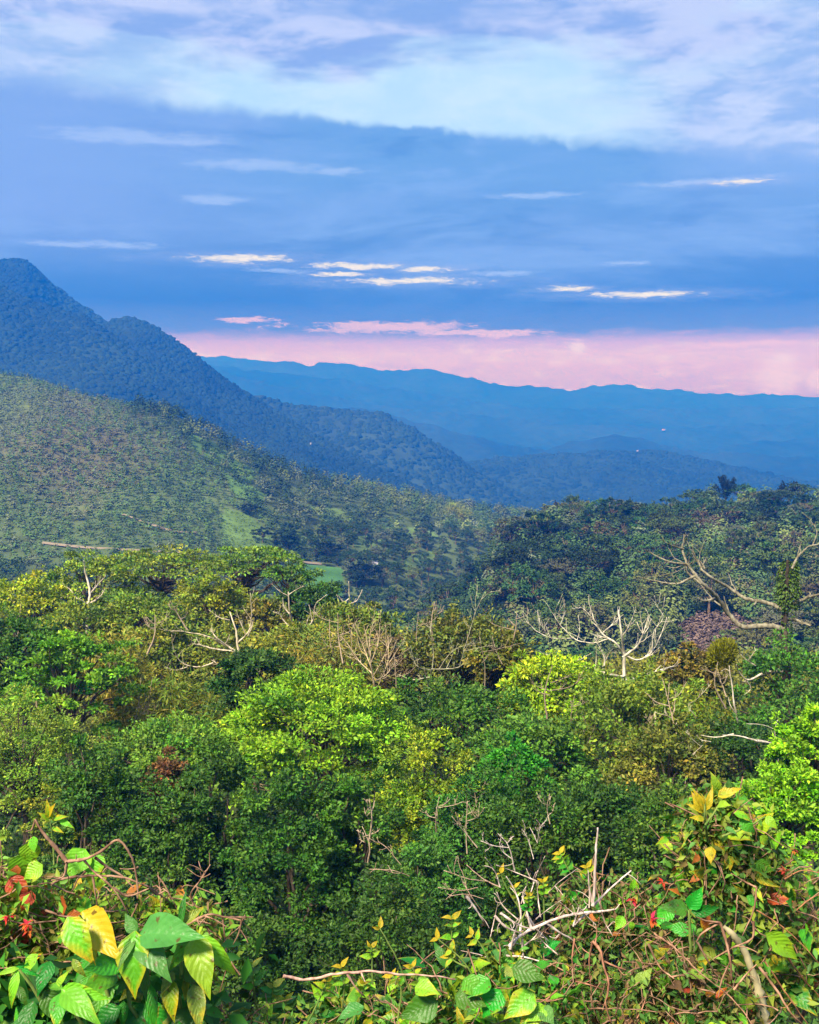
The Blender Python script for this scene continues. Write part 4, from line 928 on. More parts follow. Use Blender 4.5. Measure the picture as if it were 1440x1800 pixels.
lv.add(p_[keep_], (np.stack([np.cos(a_), np.sin(a_), -.6 + 0 * a_], 1) + r_.normal(size=(n_, 3)) * .4)[keep_], (np.stack([np.cos(a_), np.sin(a_), .6 + 0 * a_], 1) + r_.normal(size=(n_, 3)) * .3)[keep_], .22, .13, (np.array([.07, .13, .014]) * (1 + .3 * r_.normal(size=(n_, 1))))[keep_].clip(.004, .5))
mobj('foliage', lv.mesh('creeper_foliage', FOL), e)
BT('dead_tree', 'whitish forked bare tree before the olive bushy one of the far row', 90, [[(152, 1130), (154, 1080), (158, 1040), (150, 1005), (148, 985)], [(155, 1062), (135, 1052), (112, 1050), (88, 1056), (78, 1050)], [(157, 1045), (172, 1028), (186, 1012)], [(135, 1052), (122, 1035), (105, 1028)], [(154, 1075), (140, 1070), (125, 1066)],
    [(146, 1100), (130, 1080), (128, 1065)], [(160, 1060), (175, 1050), (185, 1035)]], .16, 4, tint=(1.05, 1, .92), twigs=3)
BT('dead_tree', 'bare tree of long pale curved branches over the very dark glossy tree', 68, [[(455, 1180), (432, 1160), (420, 1145), (415, 1110), (404, 1075)], [(425, 1152), (400, 1135), (380, 1120), (370, 1105)], [(418, 1130), (438, 1108), (442, 1075), (440, 1042)], [(432, 1115), (422, 1092), (415, 1072)], [(436, 1118), (444, 1095), (430, 1072)],
    [(404, 1090), (385, 1085), (368, 1072)], [(420, 1146), (375, 1140), (345, 1132), (330, 1135)], [(375, 1165), (350, 1172), (320, 1165), (305, 1140), (302, 1115)], [(330, 1172), (310, 1178), (290, 1172)], [(395, 1135), (365, 1118), (320, 1110), (290, 1108)], [(445, 1170), (395, 1172), (372, 1160)]], .13, 5, tint=(1.0, .95, .82), twigs=3, twl=.2)
BT('dead_tree', 'pale wishbone shaped bare tree before the dark rounded tree', 76, [[(520, 1135), (514, 1100), (509, 1070), (507, 1040)], [(516, 1096), (535, 1108), (550, 1090), (556, 1062), (575, 1045)], [(508, 1048), (490, 1038), (478, 1026)], [(508, 1045), (522, 1036), (535, 1030)], [(512, 1082), (500, 1068), (497, 1050)], [(518, 1110), (500, 1092), (488, 1075)]], .13, 6, tint=(1.05, 1, .9), twigs=2)
BT('dead_tree', 'small white bare tree with upright tips before the flat green field', 80, [[(616, 1095), (614, 1070), (614, 1048), (613, 1022)], [(614, 1062), (628, 1055), (637, 1036)], [(614, 1052), (604, 1058), (596, 1048)], [(612, 1080), (600, 1068), (592, 1045)], [(615, 1085), (640, 1068), (660, 1075)]], .10, 7, tint=(1.1, 1.05, .98), twigs=2)
BT('bare_shrub', 'fan of fine pale bare stems beside the rusty golden bamboo', 60, [[(660, 1235), (656, 1190), (650, 1150), (640, 1100)], [(656, 1190), (672, 1160), (690, 1120)], [(655, 1185), (630, 1160), (610, 1130), (590, 1110)], [(657, 1200), (680, 1185), (695, 1165)], [(652, 1165), (665, 1130), (668, 1095)], [(655, 1180), (640, 1140), (620, 1095)], [(652, 1170), (650, 1120), (660, 1085)], [(660, 1215), (680, 1170), (684, 1120)]],
   .07, 8, tint=(.95, .82, .62), twigs=6, twl=.3, cat='shrub')
BT('dead_tree', 'grey green bare candelabra branches above the brownish olive shrub', 58, [[(757, 1260), (756, 1205), (758, 1178)], [(758, 1178), (735, 1172), (726, 1155), (722, 1135)], [(758, 1176), (785, 1176), (808, 1172), (820, 1160)], [(808, 1172), (815, 1145), (826, 1110), (836, 1075), (850, 1045)], [(836, 1080), (836, 1055), (840, 1030)], [(845, 1055), (860, 1042), (880, 1038)],
    [(760, 1176), (762, 1145), (757, 1110), (760, 1095)], [(770, 1178), (790, 1150), (815, 1135), (850, 1128)], [(730, 1160), (718, 1140), (700, 1130)], [(785, 1174), (795, 1150), (792, 1120)], [(757, 1190), (725, 1195), (700, 1185)], [(815, 1145), (845, 1138), (866, 1135)]], .12, 9, tint=(.80, .84, .66), twigs=3, twl=.18)
BT('dead_tree', 'white stem that carries the round yellow tuft', 49, [[(1310, 1320), (1300, 1280), (1292, 1245), (1288, 1210), (1282, 1170)], [(1294, 1255), (1284, 1240), (1280, 1225)], [(1283, 1180), (1275, 1176), (1268, 1180)]], .065, 10, tint=(1.1, 1.08, 1.05), twigs=0)
tu = P(1270, 1150, 49); e = empty('tuft', tu - [0, 0, .7], 'round yellow green leafy tuft on top of a white dead stem', 'plant'); r_ = np.random.default_rng(8); lv = Leaves(); n_ = 2600; q_ = rvec(r_, n_); p_ = q_ * r_.random((n_, 1)) ** .4 * [.62, .6, .66] + [0, 0, .7]; p_[:, 0] += .25 * (p_[:, 2] - .7)
lv.add(p_, q_ * .5 + [0, 0, .7] + r_.normal(size=(n_, 3)) * .3, r_.normal(size=(n_, 3)), .2, .07, (np.array([.20, .21, .012]) * (1 + .25 * r_.normal(size=(n_, 1)))).clip(.004, .5)); mobj('foliage', lv.mesh('tuft_foliage', FOL), e)
BT('dead_branch', 'crooked white branch hanging down before the dark shrub', 43, [[(1330, 1302), (1350, 1305), (1368, 1308)], [(1366, 1308), (1362, 1285), (1367, 1265)], [(1366, 1308), (1368, 1335), (1362, 1368)], [(1362, 1282), (1340, 1274), (1312, 1272)], [(1330, 1302), (1300, 1294), (1270, 1292)]], .07, 11, tint=(1.15, 1.15, 1.15), twigs=0, depth=.4, cat='branch')
BT('dead_branch', 'thin white twigs dangling below the mossy bamboo', 44, [[(1290, 1290), (1260, 1296), (1232, 1292)], [(1250, 1304), (1232, 1300), (1225, 1292)], [(1235, 1310), (1220, 1325), (1214, 1340), (1217, 1362)], [(1222, 1322), (1208, 1338), (1204, 1384)], [(1232, 1312), (1216, 1298), (1210, 1290)]], .035, 12, tint=(1.1, 1.08, 1.0), twigs=1, depth=.4, cat='branch')
BT('dead_branch', 'wavy white twigs over the olive creeper covered tree', 46, [[(1175, 1285), (1186, 1278), (1192, 1262)], [(1190, 1265), (1172, 1258), (1150, 1252)], [(1222, 1232), (1232, 1222), (1250, 1202)], [(1222, 1232), (1210, 1240), (1225, 1262)], [(1140, 1280), (1152, 1268), (1150, 1254)]], .035, 13, tint=(1.0, .98, .85), twigs=2, depth=.4, cat='branch')
BT('dead_branch', 'pale forked twigs lying over the brown patch beside the yellow tuft', 58, [[(1340, 1184), (1315, 1195), (1300, 1182), (1294, 1168)], [(1312, 1196), (1320, 1210), (1308, 1222)], [(1328, 1170), (1310, 1158), (1300, 1148)], [(1316, 1160), (1326, 1146), (1330, 1142)]], .06, 14, tint=(1.0, .95, .9), twigs=1, depth=.4, cat='branch')
BT('bare_twigs', 'thin grey bare twigs before the very dark tree', 28, [[(905, 1530), (897, 1495), (890, 1480)], [(892, 1482), (902, 1470)], [(890, 1480), (875, 1465)], [(895, 1490), (870, 1487), (845, 1478)], [(900, 1510), (882, 1495), (878, 1480)], [(938, 1510), (930, 1480), (920, 1460)], [(945, 1480), (950, 1455), (962, 1440)], [(945, 1482), (935, 1460)]], .022, 15, DRY, (1, 1, 1), 2, .3, .3, cat='twigs')
BT('bare_twigs', 'brown bare twigs lying across the gap below the bluish green shrub', 25, [[(880, 1560), (850, 1545), (820, 1520)], [(860, 1550), (825, 1545), (780, 1530)], [(840, 1560), (810, 1565), (770, 1560)], [(850, 1580), (820, 1572), (790, 1575)], [(845, 1600), (825, 1570), (815, 1550)], [(720, 1540), (690, 1530), (650, 1528)], [(705, 1520), (680, 1490), (665, 1480)]], .018, 16, DRY, (.75, .62, .5), 2, .3, .3, cat='twigs')
BT('bare_limbs', 'pale arching limbs showing under the bright dome shaped tree', 45.5, [[(560, 1440), (545, 1400), (520, 1378), (490, 1382), (455, 1378)], [(530, 1385), (505, 1392), (470, 1390), (445, 1384)], [(545, 1400), (560, 1370), (600, 1352)], [(520, 1378), (500, 1362), (470, 1352)], [(560, 1420), (530, 1408), (500, 1400)]], .06, 17, DRY, (.8, .72, .5), 2, .5, .2, cat='branch')

def saplings():
    rng = np.random.default_rng(90)
    zones = [(560, 930, 1085, 1215, 56, 68, 'in the olive scrub behind the bright dome shaped tree'), (20, 330, 1060, 1260, 56, 74, 'among the golden bamboo'), (960, 1290, 1190, 1330, 44, 52, 'in the growth below the big pale dead tree'), (640, 980, 1390, 1560, 29, 37, 'in the shade of the dark trees')]
    for z, cnt in zip(zones, (15, 12, 11, 9)):
        for i in range(cnt):
            x, y, d = rng.uniform(z[0], z[1]), rng.uniform(z[2], z[3]), rng.uniform(z[4], z[5]); h = rng.uniform(45, 105); b = (x, y + h * .6); t = (x + rng.normal() * 16, y - h * .4); mdl = ((b[0] + t[0]) / 2 + rng.normal() * 5, (b[1] + t[1]) / 2)
            lm = [[b, mdl, t]]
            for k in range(int(rng.integers(2, 5))):
                f = rng.uniform(.3, .8); s0 = (b[0] + (t[0] - b[0]) * f, b[1] + (t[1] - b[1]) * f); w = rng.normal() * h * .3; lm.append([s0, (s0[0] + w * .6, s0[1] - h * .08), (s0[0] + w, s0[1] - h * rng.uniform(.15, .35))])
            e = bare_tree('bare_sapling', 'thin pale bare sapling poking up ' + z[6], d, lm, .0011 * d * rng.uniform(.5, 1.0), 900 + i, DRY, tuple(np.array([.85, .78, .6]) * rng.uniform(.55, 1.05)), 2, .5, .3, cat='sapling')
            e['group'] = 'bare saplings ' + z[6]
saplings()

# ------------------------------------------------------------------ foreground: leaves, vines, sticks
def leaf_mesh(name, width, bend, fold, wave=0.0, lobe=0.0, hole=False, ns=9, seed=0):
    """Unit-long leaf from the origin along +Y, upper side +Z."""
    rng = np.random.default_rng(seed)
    t = np.linspace(0, 1, ns); prof = np.sin(math.pi * np.clip(t, 0, 1) ** .66) ** .95 * (1 - .35 * t ** 3); prof[0] = .03; prof[-1] = .01
    U = np.array([-1, -.5, 0, .5, 1]); V, uv = [], []
    y = np.sin(t * bend) / bend if abs(bend) > 1e-3 else t; z0 = -(1 - np.cos(t * bend)) / bend if abs(bend) > 1e-3 else 0 * t
    for i in range(ns):
        for u in U:
            w = width * .5 * prof[i] * (1 + lobe * (1 if i % 2 else -1) * abs(u)) * (1 + .025 * rng.normal())
            V.append((u * w, y[i] + .01 * abs(u) * math.sin(i * 2.1), z0[i] + fold * abs(u) * w + wave * abs(u) * math.sin(i * 2.4 + (u > 0) * 1.3) * width)); uv.append((u * .5 + .5, t[i]))
    q = [(i * 5 + j, i * 5 + j + 1, (i + 1) * 5 + j + 1, (i + 1) * 5 + j) for i in range(ns - 1) for j in range(4)]
    return np_mesh(name, np.array(V), [np.array(q)], LEAF, np.ones((len(V), 3)), np.array(uv), True)
OV = [leaf_mesh('leaf_ovate', .54, b, f, w, 0, ns=8, seed=i) for i, (b, f, w) in enumerate(((.7, .25, .03), (1.1, .15, .05), (.3, .4, .02), (-.4, .3, .04)))]
LN = [leaf_mesh('leaf_narrow', .36, b, f, w, 0, ns=8, seed=10 + i) for i, (b, f, w) in enumerate(((.8, .3, .02), (1.2, .2, .04), (.2, .4, .02)))]
HT = [leaf_mesh('leaf_heart', .66, b, f, w, .04, ns=8, seed=20 + i) for i, (b, f, w) in enumerate(((.35, .2, .03), (.6, .3, .05)))]
def place_leaf(me, root, base, tip, normal, width=1.0, color=(.05, .2, .02, .3), parent=None):
    base, tip, normal = (Vector([float(c) for c in v]) for v in (base, tip, normal))
    d = tip - base; L = d.length; d.normalize(); s = d.cross(normal)
    if s.length < 1e-4: s = d.orthogonal()
    s.normalize(); n = s.cross(d)
    M = Matrix(((s.x, d.x, n.x, 0), (s.y, d.y, n.y, 0), (s.z, d.z, n.z, 0), (0, 0, 0, 1)))
    o = bpy.data.objects.new('leaf', me); COL.objects.link(o); o.parent = parent or root
    o.matrix_basis = Matrix.Translation(base - root.location) @ M @ Matrix.Diagonal((L * width, L, L, 1))
    o.color = tuple(float(c) for c in color); return o
GL = dict(green=(.055, .30, .016, .22), deep=(.035, .155, .012, .10), blue=(.075, .24, .04, .05), lime=(.20, .45, .018, .30), yell=(.17, .40, .014, .47), gold=(.30, .33, .014, .66), rust=(.36, .10, .02, .25), olive=(.15, .24, .025, .35), red=(.5, .03, .02, .05), brown=(.14, .07, .03, .0))
NV = np.array([0, -.75, .65])
def fol_stuff(root, rng, centers, n, size, cols, mesh_name='foliage', spread=.06, parent=None):
    """Small leaves too many to pick apart, as one part."""
    k = rng.integers(0, len(centers), n); p = centers[k] + rng.normal(size=(n, 3)) * spread - np.array(root.location)
    lv = Leaves(); l = size * (.5 + .7 * rng.random(n)); ci = rng.integers(0, len(cols), n); c = np.array(cols)[ci] * (1 + .25 * rng.normal(size=(n, 1)))
    lv.add(p, rng.normal(size=(n, 3)) + [0, -.2, -.3], rng.normal(size=(n, 3)) * .6 + [0, -.5, .7], l, l * .42, np.clip(c, .004, .8))
    o = mobj(mesh_name, lv.mesh(mesh_name, FOL), root); o['kind'] = 'stuff'; return o
def stem_obj(root, pts, r0, r1, mat, name='stem', color=(1, 1, 1), wob=.01, rng=RNG, n=6):
    tb = Tubes(); cv = curve(np.asarray(pts, float), n, wob, rng) - np.array(root.location); tb.add(cv, np.linspace(r0, r1, len(cv)), 6)
    return mobj(name, tb.mesh(name, mat), root, color=color)

def ground_at(px, d): X = P(px, 1200, d)[0]; return np.array([X, d, float(ground_z(X, d))])

def large_leaf_plant():
    d0 = 3.1; rng = np.random.default_rng(51)
    root = empty('broadleaf_plant', ground_at(240, d0 + .1), 'large leaved plant of drooping green leaves rimmed with yellow', 'plant')
    # base px, tip px, depth base, depth tip, width factor, colour, mesh
    LV = [((245, 640), 0)]
    L = [ (238, 1636, 225, 1760, 0, -.12, 1.15, 'yell', OV[0]), (120, 1612, 150, 1695, .0, -.12, 1.1, 'yell', OV[1]), (145, 1602, 205, 1685, .08, -.05, 1.2, 'gold', OV[2]), (155, 1620, 160, 1690, .12, -.02, .8, 'yell', OV[1]),
          (247, 1640, 350, 1640, .0, -.10, 1.1, 'blue', OV[2]), (240, 1640, 218, 1605, .02, .05, 1.3, 'blue', OV[2]), (246, 1645, 280, 1700, .02, -.14, 1.05, 'blue', OV[1]), (238, 1645, 205, 1700, .0, -.1, .75, 'blue', LN[0]),
          (342, 1645, 365, 1750, .0, -.14, 1.05, 'lime', OV[0]), (350, 1642, 424, 1728, .02, -.06, .9, 'lime', LN[1]), (340, 1645, 296, 1705, .02, -.08, .8, 'green', OV[1]), (318, 1625, 326, 1562, .05, .1, .7, 'deep', LN[2]), (322, 1625, 360, 1590, .06, .1, .8, 'olive', OV[2]),
          (215, 1690, 135, 1712, .04, -.08, 1.0, 'green', OV[3]), (205, 1710, 140, 1745, .05, -.1, .9, 'green', OV[0]), (110, 1745, 88, 1800, -.05, -.16, 1.1, 'green', OV[1]), (108, 1738, 185, 1758, -.05, -.1, .8, 'lime', OV[0]), (110, 1742, 160, 1775, -.05, -.18, .9, 'green', OV[1]), (112, 1740, 70, 1722, -.03, .02, .8, 'green', LN[0]), (105, 1735, 120, 1700, -.02, .05, 1.0, 'lime', OV[2]),
          (32, 1705, 8, 1780, -.1, -.18, .8, 'lime', LN[1]), (34, 1702, -15, 1712, -.1, -.12, .8, 'lime', LN[0]), (36, 1702, 72, 1718, -.1, -.12, .7, 'green', LN[0]), (34, 1705, 50, 1690, -.08, 0, .9, 'green', OV[2]),
          (300, 1720, 295, 1800, .05, -.05, .9, 'yell', OV[1]), (340, 1730, 355, 1810, .06, -.05, .9, 'olive', OV[0]), (265, 1730, 270, 1820, .06, -.05, .8, 'green', LN[1]), (255, 1690, 200, 1740, .1, 0, 1.1, 'deep', OV[0]), (320, 1690, 345, 1735, .1, .02, 1.1, 'deep', OV[1]), (60, 1760, 30, 1830, .05, -.05, 1.1, 'deep', OV[0]),
          (180, 1770, 160, 1840, .1, 0, 1.1, 'deep', OV[0]), (230, 1760, 250, 1850, .12, 0, 1.2, 'deep', OV[1]), (20, 1800, 60, 1850, .05, 0, 1.2, 'blue', OV[2]), (130, 1790, 110, 1860, .1, 0, 1.2, 'deep', OV[0]), (300, 1680, 310, 1740, .14, .02, 1.2, 'deep', OV[0]), (215, 1800, 190, 1860, .04, 0, 1.1, 'green', OV[0]), (330, 1770, 300, 1840, .1, 0, 1.2, 'deep', OV[1]), (90, 1690, 60, 1740, .1, 0, 1.1, 'deep', OV[1])]
    for bx, by, tx, ty, db, dt, w, c, me in L:
        b, t = P(bx, by, d0 + db), P(tx, ty, d0 + dt)
        nrm = np.array([0, -.7, .6]) + rng.normal(size=3) * .15
        col = np.array(GL[c]); col[:3] *= .8 + .4 * rng.random(); place_leaf(me, root, b, t, nrm, w * .84, col)
    for i in range(52):
        x, y = rng.uniform(-20, 375), rng.uniform(1665, 1830); dd = d0 + rng.uniform(.06, .2); b = P(x, y, dd); L_ = rng.uniform(.06, .13); k = ('green', 'deep', 'green', 'lime', 'deep', 'olive')[int(rng.integers(0, 6))]
        col = np.array(GL[k]); col[:3] *= .75 + .5 * rng.random(); place_leaf((OV + LN)[int(rng.integers(0, 7))], root, b, b + unit(np.array([rng.normal() * .7, -.55, -.55 + .3 * rng.normal()])) * L_, np.array([0, -.6, .7]) + rng.normal(size=3) * .3, .95, col)
    for bx, by in ((243, 1640), (342, 1645), (110, 1742), (34, 1703), (140, 1610), (318, 1626), (215, 1695)):
        b = P(bx, by, d0 + .04); g = np.array(root.location); g = g * .8 + np.array([b[0], d0 + .15, g[2]]) * .2
        stem_obj(root, [g, (g + b) * .5 + [0.02, .05, .05], b], .011, .005, STEM, rng=rng)
    cen = np.array([P(x, y, d0 + .25) for x, y in zip(rng.uniform(-30, 370, 60), rng.uniform(1700, 1880, 60))])
    fol_stuff(root, rng, cen, 700, .10, [(.03, .16, .02), (.05, .22, .022), (.02, .10, .016)], spread=.07)
large_leaf_plant()

def mound(rng, c, r, n, front=True):
    """n points on the lumpy upper front shell of an ellipsoid, with outward normals."""
    v = rvec(rng, n * 3); v = v[(v[:, 1] < .35) & (v[:, 2] > -.55)][:n]; k = .84 + .24 * rng.random((len(v), 1)) + .14 * fbm(v[:, 0:1] * 2.4, v[:, 1:2] * 2.4, v[:, 2:3] * 2.4, 2)
    return c + v * r * k, unit(v / r)
def creeper(name, label, cat, blobs_, rng, nleaf, sizes, palette, meshes, d_root, px_root, twig_n, stuff_n, stuff_size, stuff_cols, twig_mat=TWIG):
    root = empty(name, ground_at(px_root, d_root), label, cat); allp = []
    tot = sum(b[2] for b in blobs_)
    for (c, r, wgt) in blobs_:
        p, nr = mound(rng, c, r, int(nleaf * wgt / tot)); allp.append(p)
        for i in range(len(p)):
            L = sizes[0] + (sizes[1] - sizes[0]) * rng.random() ** 1.8
            dr = unit(nr[i] * .5 + rng.normal(size=3) * .7 + [0, -.15, -.25]); k = palette[int(rng.integers(0, len(palette)))]; col = np.array(GL[k]); col[:3] *= .7 + .6 * rng.random(); col[3] = np.clip(col[3] + .15 * rng.normal(), 0, 1)
            nm = unit(nr[i] * .6 + rng.normal(size=3) * .4 + [0, -.25, .5])
            place_leaf(meshes[int(rng.integers(0, len(meshes)))], root, p[i], p[i] + dr * L, nm, .85 + .3 * rng.random(), col)
    allp = np.concatenate(allp); inner = []
    for (c, r, wgt) in blobs_:
        v = rvec(rng, 200); v = v[v[:, 1] < .5]; inner.append(c + v * r * (.55 + .38 * rng.random((len(v), 1))))
    inner = np.concatenate(inner); fol_stuff(root, rng, np.concatenate([inner, allp]), stuff_n, stuff_size, stuff_cols, spread=.035)
    tw = Tubes(); g = np.array(root.location)
    for t in range(twig_n):
        a = allp[int(rng.integers(0, len(allp)))]; dr = unit(rng.normal(size=3) * [1, .5, 1]); l = .10 + .25 * rng.random()
        cv = curve([a - dr * l * .5, a + rng.normal(size=3) * .03 + [0, -.02, .02], a + dr * l * .5], 4, .03, rng); tw.add(cv - g, np.linspace(.0035, .0015, len(cv)), 4)
    o = mobj('twigs', tw.mesh('twigs', twig_mat), root); o['kind'] = 'stuff'
    for (c, r, wgt) in blobs_:
        for s in range(3):
            v = c + rng.normal(size=3) * r * .35; stem_obj(root, [g + rng.normal(size=3) * [.1, .1, 0], (g + v) * .5 + rng.normal(size=3) * .06, v], .013, .006, twig_mat, rng=rng)
    return root
R_ = np.random.default_rng(61)
cr = creeper('creeper', 'yellow green small leaved creeper heaped behind the large drooping leaves', 'creeper', [(P(90, 1665, 3.75), np.array([.30, .25, .24]), 1.6), (P(250, 1640, 3.95), np.array([.30, .22, .14]), 1.0), (P(-10, 1640, 3.6), np.array([.16, .2, .24]), .8)],
        R_, 290, (.045, .10), ['lime', 'lime', 'olive', 'green', 'lime', 'yell', 'rust', 'green', 'olive'], OV[:2] + LN + HT, 3.8, 120, 170, 6400, .045, [(.18, .36, .025), (.11, .26, .025), (.20, .15, .04), (.24, .34, .03)])
for (x, y, k) in ((118, 1592, 'rust'), (130, 1598, 'rust'), (140, 1606, 'rust'), (20, 1540, 'rust'), (30, 1520, 'rust'), (55, 1565, 'rust'), (165, 1500, 'lime'), (150, 1492, 'lime'), (50, 1480, 'lime'), (75, 1520, 'lime'), (40, 1500, 'lime'), (60, 1470, 'lime'), (175, 1525, 'yell')):
    b = P(x, y, 3.55); place_leaf(HT[0] if k != 'rust' else OV[1], cr, b, b + R_.normal(size=3) * [.05, .03, .02] + [0, -.03, -.07], NV + R_.normal(size=3) * .2, 1.3, np.array(GL[k]))
def flower(root, p, size, rng, col=(.5, .025, .02)):
    o = bpy.data.objects.new('flower', None); o.location = Vector([float(v) for v in p]) - root.location; link(o, root)
    pm = leaf_mesh('petal', .45, .9, .2, ns=4, seed=3)
    for j in range(9):
        d = unit(rng.normal(size=3) + [0, -.5, .4]); c = Vector([float(v) for v in d]); q = bpy.data.objects.new('petal', pm); COL.objects.link(q); q.parent = o
        q.matrix_basis = c.to_track_quat('Y', 'Z').to_matrix().to_4x4() @ Matrix.Diagonal((size, size, size, 1)); q.color = (*col, .02)
for x, y in ((47, 1625), (52, 1637), (15, 1612)): flower(cr, P(x, y, 3.42), .028, R_, (.55, .07, .02))
BTW = dict(mat=TWIG, tint=(1, 1, 1), twigs=1, depth=.12, twl=.12, cat='vine')
def vine(name, label, d, limbs, r0, seed, mat=TWIG, tint=(1, 1, 1), twigs=1, cat='vine', depth=.10):
    rng = np.random.default_rng(seed); e = empty(name, P(*limbs[0][0], d), label, cat); o3 = np.array(e.location); ends = []
    for j, lm in enumerate(limbs):
        dz = np.cumsum(rng.normal(size=len(lm))) * depth * .25; r = r0 if j == 0 else r0 * (.55 + .25 * rng.random())
        if j:
            a = np.array(lm[0], float); b = min(ends, key=lambda q: (q[0] - a[0]) ** 2 + (q[1] - a[1]) ** 2)
            if (b[0] - a[0]) ** 2 + (b[1] - a[1]) ** 2 < 900: dz = dz - dz[0] + b[2] - d
        pts = np.array([P(x, y, d + q) for (x, y), q in zip(lm, dz)]); cv = curve(pts, 6, .004, rng); rad = np.linspace(r, r * .45, len(cv)) * (1 + .15 * rng.normal(size=len(cv)))
        tb = Tubes(); tb.add(cv - o3, rad, 6); x_, y_ = proj(cv); ends += list(zip(x_, y_, cv[:, 1]))
        for t in range(twigs):
            i = int(rng.integers(1, len(cv) - 1)); dr = unit(rng.normal(size=3) + unit(cv[i] - cv[i - 1])); l = .02 + .05 * rng.random(); q = curve([cv[i], cv[i] + dr * l * .6, cv[i] + dr * l + rng.normal(size=3) * .01], 3); tb.add(q - o3, np.linspace(rad[i] * .55, .0012, len(q)), 5)
        mobj('stem' if j == 0 else 'branch', tb.mesh(name, mat), e, color=tint)
    return e
vine('vine', 'twisted reddish brown bare vine arching over the creeper', 3.45, [
    [(118, 1515), (100, 1492), (85, 1475), (70, 1455), (62, 1440)], [(62, 1442), (56, 1458), (46, 1462)], [(118, 1514), (150, 1510), (180, 1495), (205, 1477), (222, 1490), (236, 1520), (242, 1560), (242, 1580)], [(148, 1512), (165, 1532), (185, 1548), (205, 1570), (225, 1604)], [(168, 1508), (190, 1525), (215, 1540), (235, 1560)], [(90, 1555), (110, 1545), (150, 1540), (190, 1540), (225, 1545), (258, 1558), (285, 1575), (298, 1586)],
    [(118, 1516), (112, 1540), (90, 1548)], [(163, 1540), (168, 1570), (172, 1598)], [(235, 1530), (243, 1524)], [(80, 1600), (110, 1610), (135, 1612)], [(260, 1558), (275, 1572), (290, 1566)], [(200, 1560), (225, 1575), (262, 1562)]], .0075, 71)
vine('vine', 'thin dried vine with withered tips beside the drooping leaves', 3.4, [[(330, 1625), (365, 1608), (395, 1612), (425, 1618)], [(425, 1618), (420, 1640), (410, 1660)], [(360, 1610), (380, 1618), (400, 1630)], [(395, 1612), (430, 1612), (445, 1612)], [(340, 1590), (336, 1570), (350, 1550), (362, 1530)], [(352, 1548), (370, 1520)], [(345, 1555), (350, 1568)]], .005, 72, twigs=3)
vine('vine', 'small yellow leaved shoot rising behind the twisted vine', 3.6, [[(95, 1520), (93, 1480), (88, 1440)], [(92, 1450), (105, 1442)], [(90, 1445), (80, 1432)]], .003, 73, STEM)
sh = bpy.data.objects[[o.name for o in bpy.data.objects if o.name.startswith('vine') and o.parent is None][-1]]
for (x, y, tx, ty, k) in ((88, 1442, 70, 1428, 'yell'), (90, 1440, 80, 1412, 'yell'), (95, 1440, 112, 1432, 'yell'), (105, 1442, 128, 1452, 'lime'), (92, 1455, 108, 1460, 'yell'), (85, 1436, 88, 1416, 'gold')): place_leaf(LN[0], sh, P(x, y, 3.6), P(tx, ty, 3.57), NV, 1.0, GL[k])

# tall creeper clad shrub, the low shrub and the middle tangle
R_ = np.random.default_rng(62)
tall = creeper('creeper_shrub', 'tall creeper clad shrub topped by yellow leaves', 'shrub', [(P(1290, 1650, 4.6), np.array([.34, .32, .40]), 1.5), (P(1270, 1500, 4.6), np.array([.22, .22, .20]), .8), (P(1250, 1440, 4.55), np.array([.10, .10, .12]), .3), (P(1420, 1640, 4.9), np.array([.25, .25, .30]), .7)],
        R_, 285, (.055, .15), ['green', 'olive', 'deep', 'deep', 'olive', 'green', 'lime', 'yell', 'olive', 'green', 'lime', 'lime', 'rust'], OV + HT + LN, 4.7, 1290, 130, 6800, .05, [(.08, .22, .03), (.17, .23, .03), (.15, .11, .035), (.05, .14, .022), (.24, .32, .03), (.12, .27, .035)])
for (bx, by, tx, ty, k, w) in ((1238, 1425, 1222, 1375, 'gold', .6), (1240, 1425, 1262, 1372, 'gold', .6), (1238, 1428, 1200, 1405, 'gold', .6), (1236, 1430, 1210, 1392, 'gold', .6), (1240, 1420, 1245, 1385, 'gold', .7), (1262, 1400, 1316, 1374, 'gold', .9), (1280, 1385, 1282, 1363, 'blue', 1.1), (1262, 1415, 1285, 1408, 'lime', 1.3), (1258, 1420, 1288, 1425, 'yell', 1.0), (1235, 1440, 1215, 1430, 'yell', .9),
        (1290, 1430, 1345, 1435, 'yell', 1.0), (1345, 1436, 1378, 1464, 'lime', 1.2), (1300, 1440, 1345, 1475, 'green', 1.3), (1335, 1470, 1362, 1490, 'yell', 1.1), (1228, 1502, 1222, 1520, 'rust', 1.3), (1250, 1488, 1248, 1518, 'gold', 1.5), (1238, 1440, 1212, 1434, 'gold', .8), (1210, 1600, 1162, 1588, 'deep', 1.1), (1212, 1598, 1236, 1560, 'green', 1.2), (1215, 1602, 1268, 1600, 'deep', .9), (1275, 1455, 1296, 1462, 'blue', 1.0),
        (1175, 1475, 1155, 1482, 'yell', .9), (1195, 1478, 1180, 1470, 'yell', .9), (1345, 1640, 1410, 1690, 'lime', .9), (1095, 1610, 1082, 1636, 'lime', 1.4), (1108, 1620, 1116, 1640, 'lime', 1.2), (1160, 1715, 1190, 1740, 'green', 1.2), (1215, 1720, 1235, 1755, 'lime', 1.0)):
    fx = .74 if by < 1445 else 1.0; col = np.array(GL[k]); col[3] *= .85
    place_leaf(OV[int(R_.integers(0, 3))], tall, P(bx, by, 4.2), P(bx + (tx - bx) * fx, by + (ty - by) * fx, 4.2 - .05 * R_.random()), NV + R_.normal(size=3) * .3, w * .9, col)
stem_obj(tall, [P(1210, 1720, 4.25), P(1214, 1660, 4.2), P(1211, 1600, 4.2)], .008, .005, STEM)
